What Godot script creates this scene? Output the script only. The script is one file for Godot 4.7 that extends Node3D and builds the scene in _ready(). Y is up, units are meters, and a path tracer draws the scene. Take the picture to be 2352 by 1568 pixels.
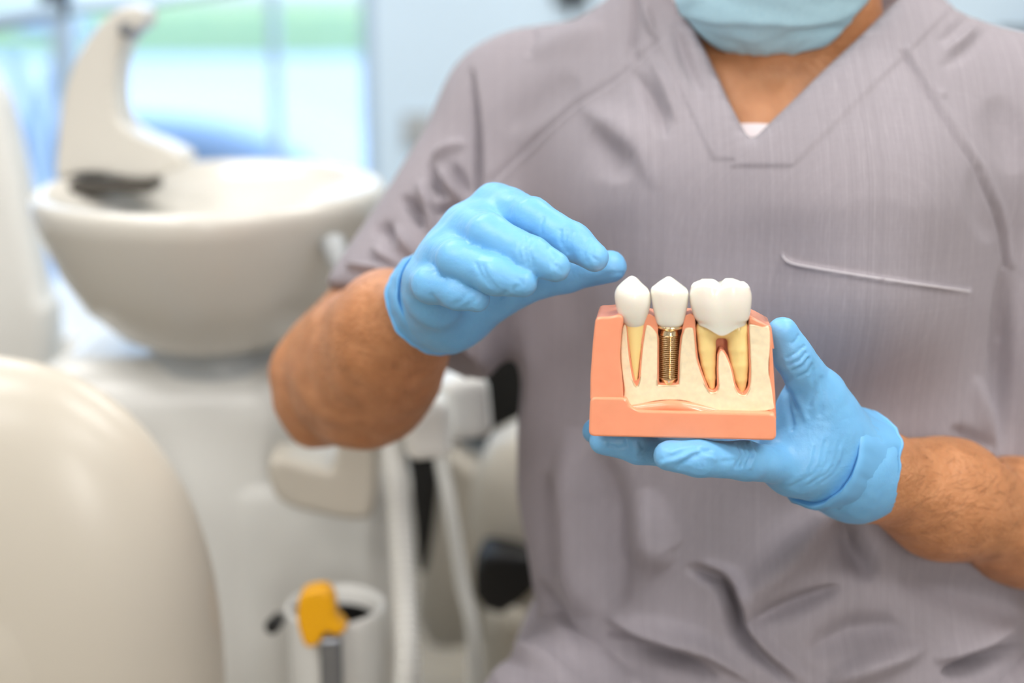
extends Node3D
# A dentist in grey scrubs holds a tooth model; a dental unit and a window stand out of focus behind.

const F := 3267.0                                # focal length in pixels of the 2352 x 1568 frame (50 mm lens)
const PITCH := 14.0
var CP := Vector3(0, 1.15, 0)
var CU := Vector3(0, cos(deg_to_rad(PITCH)), -sin(deg_to_rad(PITCH)))
var CF := Vector3(0, -sin(deg_to_rad(PITCH)), -cos(deg_to_rad(PITCH)))
var M := {}
var NA := FastNoiseLite.new()
var NB := FastNoiseLite.new()
var T0 := 0

# ------------------------------------------------------------------ camera, light
func _ready() -> void:
	T0 = Time.get_ticks_msec()
	var cam := Camera3D.new()
	cam.name = "camera"
	add_child(cam)
	cam.position = CP
	cam.basis = Basis(Vector3.RIGHT, CU, -CF)
	var lens := CameraAttributesPhysical.new()
	lens.frustum_focal_length = 50.0
	lens.frustum_focus_distance = 0.81
	lens.exposure_aperture = 2.6
	cam.attributes = lens
	cam.near = 0.05
	cam.far = 200.0
	cam.current = true
	var env := Environment.new()
	env.background_mode = Environment.BG_SKY
	var sky := Sky.new()
	var sm := ProceduralSkyMaterial.new()
	sm.sky_top_color = Color(0.60, 0.75, 0.92)
	sm.sky_horizon_color = Color(0.82, 0.91, 1.0)
	sm.ground_bottom_color = Color(0.5, 0.52, 0.52)
	sm.ground_horizon_color = Color(0.8, 0.88, 0.95)
	sm.sky_energy_multiplier = 1.6
	sm.ground_energy_multiplier = 1.0
	sky.sky_material = sm
	env.sky = sky
	env.tonemap_mode = Environment.TONE_MAPPER_LINEAR
	env.tonemap_exposure = 1.06
	env.sdfgi_enabled = true
	env.ssao_enabled = true
	env.ssil_enabled = true
	var we := WorldEnvironment.new()
	we.name = "world_environment"
	we.environment = env
	add_child(we)
	var sun := DirectionalLight3D.new()
	sun.name = "sun"
	sun.light_energy = 1.1
	sun.light_color = Color(1.0, 0.96, 0.9)
	sun.light_angular_distance = 0.6
	sun.shadow_enabled = true
	sun.rotation_degrees = Vector3(-52, 118, 0)
	add_child(sun)
	NA.seed = 11
	NA.frequency = 1.0
	NA.fractal_octaves = 3
	NB.seed = 5
	NB.frequency = 1.0
	NB.fractal_octaves = 1
	materials()
	room()
	outside()
	equipment()
	stamp("equipment")
	person()
	stamp("person")
	dental_model()
	stamp("model")

func stamp(s: String) -> void:
	print("%s %d ms" % [s, Time.get_ticks_msec() - T0])

# ------------------------------------------------------------------ pixel <-> place
func P(px: float, py: float, d: float) -> Vector3:
	return CP + Vector3.RIGHT * ((px - 1176.0) / F * d) - CU * ((py - 784.0) / F * d) + CF * d

func V(a: Array) -> Vector3:
	return P(a[0], a[1], a[2])

func proj(p: Vector3) -> Vector3:
	var v := p - CP
	var d := v.dot(CF)
	return Vector3(1176.0 + F * v.x / d, 784.0 - F * v.dot(CU) / d, d)

# ------------------------------------------------------------------ distance field and its mesh
class Field:
	var o: Vector3
	var c: float
	var nx: int
	var ny: int
	var nz: int
	var d := PackedFloat32Array()

	func _init(lo: Vector3, hi: Vector3, cell: float) -> void:
		o = lo
		c = cell
		nx = int((hi.x - lo.x) / c) + 2
		ny = int((hi.y - lo.y) / c) + 2
		nz = int((hi.z - lo.z) / c) + 2
		d.resize(nx * ny * nz)
		d.fill(1.0)

	func blank() -> Field:
		var f := Field.new(o, o, c)
		f.nx = nx
		f.ny = ny
		f.nz = nz
		f.d.resize(nx * ny * nz)
		f.d.fill(1.0)
		return f

	# a tapered capsule joined to what is there; flat < 1 thins it along n
	func cap(a: Vector3, b: Vector3, ra: float, rb: float, k: float, n := Vector3.ZERO, flat := 1.0) -> void:
		var m := maxf(ra, rb) + k + 2.6 * c
		var x0 := maxi(0, int((minf(a.x, b.x) - m - o.x) / c))
		var x1 := mini(nx - 1, int((maxf(a.x, b.x) + m - o.x) / c) + 1)
		var y0 := maxi(0, int((minf(a.y, b.y) - m - o.y) / c))
		var y1 := mini(ny - 1, int((maxf(a.y, b.y) + m - o.y) / c) + 1)
		var z0 := maxi(0, int((minf(a.z, b.z) - m - o.z) / c))
		var z1 := mini(nz - 1, int((maxf(a.z, b.z) + m - o.z) / c) + 1)
		var ab := b - a
		var l2 := maxf(ab.length_squared(), 1e-12)
		var ik := 1.0 / maxf(k, 1e-6)
		var g := 1.0 / flat - 1.0
		var squash := flat < 0.999
		for z in range(z0, z1 + 1):
			for y in range(y0, y1 + 1):
				var i := (z * ny + y) * nx + x0
				var p := o + Vector3(x0, y, z) * c - a
				for x in range(x0, x1 + 1):
					var t := clampf(p.dot(ab) / l2, 0.0, 1.0)
					var q := p - ab * t
					if squash:
						q += n * (q.dot(n) * g)
					var e := q.length() - ra - (rb - ra) * t
					if squash and e > 0.0:
						e *= flat
					var w := d[i]
					var h := maxf(0.0, 1.0 - absf(w - e) * ik)
					d[i] = minf(w, e) - h * h * k * 0.25
					p.x += c
					i += 1

	func chain(pts: Array, rs: Array, k: float) -> void:
		for j in pts.size() - 1:
			cap(pts[j], pts[j + 1], rs[j], rs[j + 1], k)

	func join(f: Field, k: float) -> void:
		var ik := 1.0 / maxf(k, 1e-6)
		for i in d.size():
			var e := f.d[i]
			if e < 0.9:
				var w := d[i]
				var h := maxf(0.0, 1.0 - absf(w - e) * ik)
				d[i] = minf(w, e) - h * h * k * 0.25

	func lower(f: Field) -> void:
		for i in d.size():
			if f.d[i] < d[i]:
				d[i] = f.d[i]

	func cut(p: Vector3, n: Vector3) -> void:
		for z in nz:
			for y in ny:
				var i := (z * ny + y) * nx
				for x in nx:
					var w := d[i]
					if w < 0.9:
						var e := (o + Vector3(x, y, z) * c - p).dot(n)
						if e > w:
							d[i] = e
					i += 1

	func at(p: Vector3) -> float:
		var q := (p - o) / c
		var x := clampi(int(q.x), 0, nx - 2)
		var y := clampi(int(q.y), 0, ny - 2)
		var z := clampi(int(q.z), 0, nz - 2)
		var f := Vector3(clampf(q.x - x, 0, 1), clampf(q.y - y, 0, 1), clampf(q.z - z, 0, 1))
		var i := (z * ny + y) * nx + x
		var s := nx * ny
		var a := lerpf(lerpf(d[i], d[i + 1], f.x), lerpf(d[i + nx], d[i + nx + 1], f.x), f.y)
		var b := lerpf(lerpf(d[i + s], d[i + s + 1], f.x), lerpf(d[i + s + nx], d[i + s + nx + 1], f.x), f.y)
		return lerpf(a, b, f.z)

	func nets() -> Hide:
		var out := Hide.new()
		var vid := PackedInt32Array()
		vid.resize(d.size())
		vid.fill(-1)
		var s := nx * ny
		var off := PackedInt32Array([0, 1, nx, nx + 1, s, s + 1, s + nx, s + nx + 1])
		var edges := [[0, 1], [2, 3], [4, 5], [6, 7], [0, 2], [1, 3], [4, 6], [5, 7], [0, 4], [1, 5], [2, 6], [3, 7]]
		var reach := 2.6 * c
		for z in nz - 1:
			for y in ny - 1:
				var i := (z * ny + y) * nx
				for x in nx - 1:
					if absf(d[i]) < reach:
						var inside := 0
						for k in 8:
							if d[i + off[k]] < 0.0:
								inside += 1
						if inside > 0 and inside < 8:
							var sum := Vector3.ZERO
							var n := 0
							for e in edges:
								var da := d[i + off[e[0]]]
								var db := d[i + off[e[1]]]
								if (da < 0.0) != (db < 0.0):
									var t := da / (da - db)
									var a := Vector3(e[0] & 1, (e[0] >> 1) & 1, e[0] >> 2)
									var b := Vector3(e[1] & 1, (e[1] >> 1) & 1, e[1] >> 2)
									sum += a + (b - a) * t
									n += 1
							vid[i] = out.v.size()
							out.v.append(o + (Vector3(x, y, z) + sum / n) * c)
					i += 1
		for z in range(1, nz - 1):
			for y in range(1, ny - 1):
				var i := (z * ny + y) * nx + 1
				for x in range(1, nx - 1):
					var w := d[i]
					if absf(w) < reach:
						var neg := w < 0.0
						if neg != (d[i + 1] < 0.0):
							out.quad(vid[i - nx - s], vid[i - s], vid[i], vid[i - nx], neg)
						if neg != (d[i + nx] < 0.0):
							out.quad(vid[i - 1 - s], vid[i - 1], vid[i], vid[i - s], neg)
						if neg != (d[i + s] < 0.0):
							out.quad(vid[i - 1 - nx], vid[i - nx], vid[i], vid[i - 1], neg)
					i += 1
		return out


# a mesh of quads, wound counter-clockwise seen from outside until it is committed
class Hide:
	var v := PackedVector3Array()
	var q := PackedInt32Array()
	var n := PackedVector3Array()
	var col := PackedColorArray()

	func quad(a: int, b: int, c: int, e: int, keep: bool) -> void:
		if a < 0 or b < 0 or c < 0 or e < 0:
			return
		if keep:
			q.append(a); q.append(b); q.append(c); q.append(e)
		else:
			q.append(a); q.append(e); q.append(c); q.append(b)

	func split() -> void:
		var mids := {}
		var nq := PackedInt32Array()
		var size := v.size()
		for j in range(0, q.size(), 4):
			var ids := [q[j], q[j + 1], q[j + 2], q[j + 3]]
			var mm := [0, 0, 0, 0]
			var mid := Vector3.ZERO
			for k in 4:
				var a: int = ids[k]
				var b: int = ids[(k + 1) % 4]
				mid += v[a]
				var key := mini(a, b) * size + maxi(a, b)
				if mids.has(key):
					mm[k] = mids[key]
				else:
					mm[k] = v.size()
					mids[key] = v.size()
					v.append((v[a] + v[b]) * 0.5)
			var c := v.size()
			v.append(mid * 0.25)
			for k in 4:
				nq.append(ids[k]); nq.append(mm[k]); nq.append(c); nq.append(mm[(k + 3) % 4])
		q = nq

	func relax(times: int, how := 0.5) -> void:
		for t in times:
			var sum := PackedVector3Array()
			var cnt := PackedInt32Array()
			sum.resize(v.size())
			cnt.resize(v.size())
			for j in range(0, q.size(), 4):
				var a := q[j]
				var b := q[j + 1]
				var c := q[j + 2]
				var e := q[j + 3]
				sum[a] += v[b] + v[e]
				sum[b] += v[a] + v[c]
				sum[c] += v[b] + v[e]
				sum[e] += v[c] + v[a]
				cnt[a] += 2
				cnt[b] += 2
				cnt[c] += 2
				cnt[e] += 2
			for j in v.size():
				if cnt[j] > 0:
					v[j] = v[j].lerp(sum[j] / cnt[j], how)

	func normals() -> void:
		n = PackedVector3Array()
		n.resize(v.size())
		for j in range(0, q.size(), 4):
			var a := q[j]
			var b := q[j + 1]
			var c := q[j + 2]
			var e := q[j + 3]
			var m := (v[c] - v[a]).cross(v[e] - v[b])
			n[a] += m
			n[b] += m
			n[c] += m
			n[e] += m
		for j in n.size():
			n[j] = n[j].normalized()

	func mesh() -> ArrayMesh:
		normals()
		var idx := PackedInt32Array()
		for j in range(0, q.size(), 4):
			idx.append(q[j]); idx.append(q[j + 2]); idx.append(q[j + 1])
			idx.append(q[j]); idx.append(q[j + 3]); idx.append(q[j + 2])
		var a := []
		a.resize(Mesh.ARRAY_MAX)
		a[Mesh.ARRAY_VERTEX] = v
		a[Mesh.ARRAY_NORMAL] = n
		if col.size() == v.size():
			a[Mesh.ARRAY_COLOR] = col
		a[Mesh.ARRAY_INDEX] = idx
		var m := ArrayMesh.new()
		m.add_surface_from_arrays(Mesh.PRIMITIVE_TRIANGLES, a)
		return m


# ------------------------------------------------------------------ mesh builder for made things
class Build:
	var v := PackedVector3Array()
	var n := PackedVector3Array()
	var i := PackedInt32Array()

	func tri(a: int, b: int, c: int) -> void:
		i.append(a); i.append(b); i.append(c)

	# rows of equally many points; around closes each row; outside is on the left of row direction x column direction
	func loft(rows: Array, around := true, cap0 := true, cap1 := true, flip := false) -> void:
		var w: int = rows[0].size()
		var h := rows.size()
		var base := v.size()
		var acc := PackedVector3Array()
		acc.resize(w * h)
		for r in rows:
			for p in r:
				v.append(p)
		var first := i.size()
		for y in h - 1:
			for x in (w if around else w - 1):
				var a := base + y * w + x
				var b := base + y * w + (x + 1) % w
				var c := b + w
				var e := a + w
				if flip:
					tri(a, c, b)
					tri(a, e, c)
				else:
					tri(a, b, c)
					tri(a, c, e)
		for j in range(first, i.size(), 3):
			var m := (v[i[j + 1]] - v[i[j]]).cross(v[i[j + 2]] - v[i[j]])
			for k in 3:
				acc[i[j + k] - base] += m
		for j in w * h:
			n.append(acc[j].normalized())
		if around and cap0:
			fan(rows[0], not flip)
		if around and cap1:
			fan(rows[h - 1], flip)

	func fan(row: Array, back: bool) -> void:
		var c := Vector3.ZERO
		for p in row:
			c += p
		c /= row.size()
		var m := Vector3.ZERO
		for j in row.size():
			m += (row[j] - c).cross(row[(j + 1) % row.size()] - c)
		m = m.normalized() * (-1.0 if back else 1.0)
		var b := v.size()
		v.append(c)
		n.append(m)
		for p in row:
			v.append(p)
			n.append(m)
		for j in row.size():
			var x := b + 1 + j
			var y := b + 1 + (j + 1) % row.size()
			if back:
				tri(b, y, x)
			else:
				tri(b, x, y)

	func ring(c: Vector3, ax: Vector3, ay: Vector3, sides: int) -> Array:
		var r := []
		for j in sides:
			var t := TAU * j / sides
			r.append(c + ax * cos(t) + ay * sin(t))
		return r

	func tube(path: Array, radii: Array, sides := 12, caps := true) -> void:
		var rows := []
		var side := Vector3.UP
		for j in path.size():
			var dir: Vector3 = (path[mini(j + 1, path.size() - 1)] - path[maxi(j - 1, 0)]).normalized()
			if j == 0:
				side = dir.cross(Vector3.UP if absf(dir.y) < 0.9 else Vector3.RIGHT).normalized()
			side = (side - dir * side.dot(dir)).normalized()
			var r: float = radii[j] if radii.size() > 1 else radii[0]
			rows.append(ring(path[j], side * r, dir.cross(side) * r, sides))
		loft(rows, true, caps, caps)

	# profile of [radius, height] turned about Y of t, from the bottom upwards
	func lathe(profile: Array, sides: int, t := Transform3D(), sx := 1.0, sz := 1.0) -> void:
		var rows := []
		for p in profile:
			var r := []
			for j in sides:
				var a := TAU * j / sides
				r.append(t * Vector3(p[0] * cos(a) * sx, p[1], -p[0] * sin(a) * sz))
			rows.append(r)
		loft(rows, true, profile[0][0] > 1e-5, profile[profile.size() - 1][0] > 1e-5)

	func rbox(t: Transform3D, size: Vector3, r: float, steps := 3) -> void:
		var hs := size * 0.5
		r = minf(r, minf(hs.x, minf(hs.y, hs.z)))
		var inn := hs - Vector3(r, r, r)
		for ax in 3:
			for sg in [-1.0, 1.0]:
				var u := (ax + 1) % 3
				var w := (ax + 2) % 3
				var cu := []
				var cw := []
				for j in steps + 1:
					var q := tan((float(j) / steps - 1.0) * PI / 4.0) * r
					cu.append(-inn[u] + q)
					cw.append(-inn[w] + q)
				for j in steps + 1:
					var q := tan(float(j) / steps * PI / 4.0) * r
					cu.append(inn[u] + q)
					cw.append(inn[w] + q)
				var b := v.size()
				for y in cw:
					for x in cu:
						var p := Vector3.ZERO
						p[ax] = hs[ax] * sg
						p[u] = x
						p[w] = y
						var core := p.clamp(-inn, inn)
						var m := (p - core).normalized()
						v.append(t * (core + m * r))
						n.append((t.basis * m).normalized())
				var cnt := cu.size()
				for y in cnt - 1:
					for x in cnt - 1:
						var a := b + y * cnt + x
						if sg > 0:
							tri(a, a + 1, a + cnt + 1)
							tri(a, a + cnt + 1, a + cnt)
						else:
							tri(a, a + cnt + 1, a + 1)
							tri(a, a + cnt, a + cnt + 1)

	# a polygon in the XY plane of t, from z0 (back) to z1 (front), front edge rounded by r
	func slab(poly: PackedVector2Array, z0: float, z1: float, r: float, t := Transform3D(), steps := 3, both := false) -> void:
		var area := 0.0
		for j in poly.size():
			area += poly[j].cross(poly[(j + 1) % poly.size()])
		if area < 0.0:
			poly.reverse()
		var cnt := poly.size()
		var outn := PackedVector2Array()
		for j in cnt:
			var e := (poly[(j + 1) % cnt] - poly[j]).normalized()
			var g := (poly[j] - poly[(j + cnt - 1) % cnt]).normalized()
			var m := (Vector2(e.y, -e.x) + Vector2(g.y, -g.x)).normalized()
			outn.append(m)
		var rows := []
		var front := PackedVector2Array()
		var ti := PackedInt32Array()
		for tries in 8:
			front = PackedVector2Array()
			for j in cnt:
				front.append(poly[j] - outn[j] * r)
			ti = Geometry2D.triangulate_polygon(front)
			if not ti.is_empty():
				break
			r *= 0.7
		if both:
			for s in steps + 1:
				var a := PI / 2 * (1.0 - float(s) / steps)
				var row := []
				for j in cnt:
					var p := poly[j] - outn[j] * r * (1.0 - cos(a))
					row.append(t * Vector3(p.x, p.y, z0 + r * (1.0 - sin(a))))
				rows.append(row)
		else:
			var row := []
			for j in cnt:
				row.append(t * Vector3(poly[j].x, poly[j].y, z0))
			rows.append(row)
		for s in steps + 1:
			var a := PI / 2 * float(s) / steps
			var row := []
			for j in cnt:
				var p := poly[j] - outn[j] * r * (1.0 - cos(a))
				row.append(t * Vector3(p.x, p.y, z1 - r * (1.0 - sin(a))))
			rows.append(row)
		loft(rows, true, false, false)
		for side in [1, -1]:
			var b := v.size()
			var m := (t.basis * Vector3(0, 0, side)).normalized()
			for p in (front if side > 0 or both else poly):
				v.append(t * Vector3(p.x, p.y, z1 if side > 0 else z0))
				n.append(m)
			for j in range(0, ti.size(), 3):
				var p0 := poly[ti[j]]
				var ccw := (poly[ti[j + 1]] - p0).cross(poly[ti[j + 2]] - p0) > 0.0
				if ccw == (side > 0):
					tri(b + ti[j], b + ti[j + 1], b + ti[j + 2])
				else:
					tri(b + ti[j], b + ti[j + 2], b + ti[j + 1])

	func mesh() -> ArrayMesh:
		var idx := PackedInt32Array()
		for j in range(0, i.size(), 3):
			idx.append(i[j]); idx.append(i[j + 2]); idx.append(i[j + 1])
		var a := []
		a.resize(Mesh.ARRAY_MAX)
		a[Mesh.ARRAY_VERTEX] = v
		a[Mesh.ARRAY_NORMAL] = n
		a[Mesh.ARRAY_INDEX] = idx
		var m := ArrayMesh.new()
		m.add_surface_from_arrays(Mesh.PRIMITIVE_TRIANGLES, a)
		return m


# ------------------------------------------------------------------ objects
func obj(called: String, m: Mesh, mat: Material, parent: Node = self, label := "", category := "", group := "", kind := "") -> MeshInstance3D:
	var o := MeshInstance3D.new()
	o.name = called
	o.mesh = m
	o.material_override = mat
	parent.add_child(o, true)
	tag(o, label, category, group, kind)
	return o

func tag(o: Node, label := "", category := "", group := "", kind := "") -> void:
	for e in [["label", label], ["category", category], ["group", group], ["kind", kind]]:
		if e[1] != "":
			o.set_meta(e[0], e[1])

func thing(called: String, label: String, category: String, at := Vector3.ZERO, group := "") -> Node3D:
	var o := Node3D.new()
	o.name = called
	add_child(o, true)
	o.position = at
	tag(o, label, category, group)
	return o

func curve(pts: Array, steps: int) -> Array:
	var out := []
	var c := pts.size()
	for j in c - 1:
		for s in steps:
			var t := float(s) / steps
			out.append(pts[j].cubic_interpolate(pts[j + 1], pts[maxi(j - 1, 0)], pts[mini(j + 2, c - 1)], t))
	out.append(pts[c - 1])
	return out

# ------------------------------------------------------------------ materials
func mat(called: String, c: Color, rough := 0.5, metal := 0.0) -> StandardMaterial3D:
	var m := StandardMaterial3D.new()
	m.resource_name = called
	m.albedo_color = c
	m.roughness = rough
	m.metallic = metal
	M[called] = m
	return m

func noise_tex(freq: float, ramp: Array, oct := 4, seed_ := 3, size := 512) -> NoiseTexture2D:
	var f := FastNoiseLite.new()
	f.seed = seed_
	f.frequency = freq
	f.fractal_octaves = oct
	var t := NoiseTexture2D.new()
	t.width = size
	t.height = size
	t.seamless = true
	t.noise = f
	if ramp.size():
		var g := Gradient.new()
		g.offsets = PackedFloat32Array([0.0, 0.5, 1.0])
		g.colors = PackedColorArray(ramp)
		t.color_ramp = g
	return t

func tri(m: StandardMaterial3D, scale: Vector3, world := false) -> void:
	m.uv1_triplanar = true
	m.uv1_world_triplanar = world
	m.uv1_scale = scale

func bump(m: StandardMaterial3D, t: Texture2D, cm: float) -> void:
	m.heightmap_enabled = true
	m.heightmap_texture = t
	m.heightmap_scale = cm

func cloth_image() -> ImageTexture:
	var r := RandomNumberGenerator.new()
	r.seed = 77
	var s := 512
	var img := Image.create(s, s, false, Image.FORMAT_RGB8)
	var col := PackedFloat32Array()
	var row := PackedFloat32Array()
	for j in s:
		col.append(r.randfn(0.0, 1.0))
		row.append(r.randfn(0.0, 1.0))
	var f := FastNoiseLite.new()
	f.frequency = 0.02
	f.seed = 4
	for y in s:
		for x in s:
			# slubby warp threads: each vertical thread thickens and thins along its length
			var slub := f.get_noise_2d(x * 14.0, y * 0.9) * 0.6
			var g := 0.87 + 0.042 * col[x] * (0.6 + slub) + 0.006 * row[y] + 0.08 * slub + r.randf_range(-0.02, 0.02)
			img.set_pixel(x, y, Color(g, g * 0.995, g * 1.0))
	return ImageTexture.create_from_image(img)

func materials() -> void:
	var m := mat("cloth", Color(0.68, 0.655, 0.68), 0.88)
	m.albedo_texture = cloth_image()
	tri(m, Vector3(7.5, 7.5, 7.5))
	m.rim_enabled = true
	m.rim = 0.25
	m.metallic_specular = 0.3
	m = mat("skin", Color(1, 1, 1), 0.5)
	m.albedo_texture = noise_tex(0.012, [Color(0.655, 0.435, 0.275), Color(0.73, 0.50, 0.335), Color(0.79, 0.56, 0.395)], 5, 8)
	tri(m, Vector3(9, 9, 9))
	m.subsurf_scatter_enabled = true
	m.subsurf_scatter_strength = 0.12
	bump(m, noise_tex(0.05, [], 4, 9), 0.09)
	m = mat("glove", Color(0.465, 0.72, 0.905), 0.4)
	m.metallic_specular = 0.45
	m.subsurf_scatter_enabled = true
	m.subsurf_scatter_strength = 0.1
	m.albedo_texture = noise_tex(0.01, [Color(0.93, 0.95, 0.97), Color(0.97, 0.98, 0.99), Color(1, 1, 1)], 3, 21)
	tri(m, Vector3(12, 12, 12))
	bump(m, noise_tex(0.02, [], 4, 5), 0.035)
	m = mat("glove_cuff", Color(0.47, 0.74, 0.93), 0.36)
	m.backlight_enabled = true
	m.backlight = Color(0.25, 0.45, 0.6)
	m = mat("mask", Color(0.77, 0.92, 0.985), 0.85)
	m.albedo_texture = noise_tex(0.05, [Color(0.92, 0.95, 0.96), Color(0.96, 0.98, 0.98), Color(1, 1, 1)], 3, 31)
	tri(m, Vector3(10, 10, 10))
	mat("white_cloth", Color(0.9, 0.86, 0.87), 0.9)
	mat("cloth_light", Color(0.78, 0.76, 0.78), 0.9)
	mat("hair", Color(0.09, 0.065, 0.05), 0.6)
	mat("forearm_hair", Color(0.34, 0.22, 0.14), 0.6)
	mat("eye_white", Color(0.9, 0.89, 0.87), 0.15)
	mat("iris", Color(0.16, 0.09, 0.05), 0.15)
	m = mat("gum", Color(0.965, 0.625, 0.485), 0.13)
	m.subsurf_scatter_enabled = true
	m.subsurf_scatter_strength = 0.08
	m.albedo_texture = noise_tex(0.008, [Color(0.98, 0.975, 0.97), Color(0.99, 0.99, 0.99), Color(1, 1, 1)], 3, 41)
	tri(m, Vector3(14, 14, 14))
	m = mat("bone", Color(1, 1, 1), 0.2)
	m.albedo_texture = noise_tex(0.025, [Color(0.93, 0.87, 0.75), Color(0.965, 0.895, 0.755), Color(0.98, 0.915, 0.785)], 4, 51)
	tri(m, Vector3(18, 18, 18))
	bump(m, noise_tex(0.009, [], 2, 52), 0.035)
	m = mat("enamel", Color(0.915, 0.905, 0.865), 0.1)
	m.subsurf_scatter_enabled = true
	m.subsurf_scatter_strength = 0.25
	m = mat("root", Color(1.0, 0.875, 0.60), 0.2)
	m.subsurf_scatter_enabled = true
	m.subsurf_scatter_strength = 0.12
	mat("implant", Color(0.92, 0.84, 0.69), 0.16, 1.0)
	# surroundings
	mat("wall", Color(0.84, 0.93, 1.0), 0.8)
	mat("wall_warm", Color(0.74, 0.735, 0.725), 0.8)
	mat("ceiling", Color(0.92, 0.92, 0.91), 0.9)
	m = mat("floor", Color(1, 1, 1), 0.35)
	m.albedo_texture = noise_tex(0.01, [Color(0.50, 0.45, 0.38), Color(0.56, 0.51, 0.43), Color(0.60, 0.55, 0.47)], 4, 61)
	tri(m, Vector3(1.2, 1.2, 1.2), true)
	mat("frame", Color(0.68, 0.77, 0.85), 0.45)
	m = mat("glass", Color(0.9, 0.95, 1.0, 0.06), 0.02)
	m.transparency = BaseMaterial3D.TRANSPARENCY_ALPHA
	mat("cream", Color(0.765, 0.74, 0.69), 0.3)
	mat("ivory", Color(0.89, 0.89, 0.875), 0.25)
	mat("porcelain", Color(0.81, 0.797, 0.765), 0.18)
	mat("white_plastic", Color(0.94, 0.94, 0.92), 0.3)
	mat("pale_grey", Color(0.70, 0.72, 0.73), 0.35)
	mat("steel", Color(0.55, 0.57, 0.6), 0.3, 0.8)
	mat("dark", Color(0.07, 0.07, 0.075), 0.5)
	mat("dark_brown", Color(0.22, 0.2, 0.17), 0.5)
	mat("black_vinyl", Color(0.02, 0.02, 0.024), 0.4)
	mat("yellow", Color(0.93, 0.67, 0.01), 0.4)
	mat("hose", Color(0.88, 0.88, 0.86), 0.45)
	m = mat("lamp_panel", Color(1, 1, 1), 0.6)
	m.emission_enabled = true
	m.emission = Color(1.0, 0.98, 0.95)
	m.emission_energy_multiplier = 2.5
	m = mat("bar_panel", Color(1, 1, 1), 0.6)
	m.emission_enabled = true
	m.emission = Color(1.0, 0.99, 0.97)
	m.emission_energy_multiplier = 30.0
	m = mat("sun_glint", Color(1, 1, 1), 0.1)  # emission stands in for sunlight glinting off the car
	m.emission_enabled = true
	m.emission = Color(1, 1, 1)
	m.emission_energy_multiplier = 14.0
	mat("car_paint", Color(0.62, 0.72, 0.82), 0.25)
	mat("car_glass", Color(0.36, 0.46, 0.55), 0.1)
	mat("tyre", Color(0.04, 0.04, 0.045), 0.8)
	m = mat("paving", Color(1, 1, 1), 0.9)
	m.albedo_texture = noise_tex(0.02, [Color(0.62, 0.68, 0.74), Color(0.70, 0.76, 0.81), Color(0.76, 0.81, 0.85)], 4, 71)
	tri(m, Vector3(0.4, 0.4, 0.4), true)
	m = mat("leaf", Color(0.70, 0.80, 0.58), 0.7)
	m.backlight_enabled = true
	m.backlight = Color(0.3, 0.4, 0.15)

# ------------------------------------------------------------------ room
func box(lo: Vector3, hi: Vector3, r := 0.004) -> ArrayMesh:
	var b := Build.new()
	b.rbox(Transform3D(Basis(), (lo + hi) * 0.5), hi - lo, r, 2)
	return b.mesh()

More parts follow.
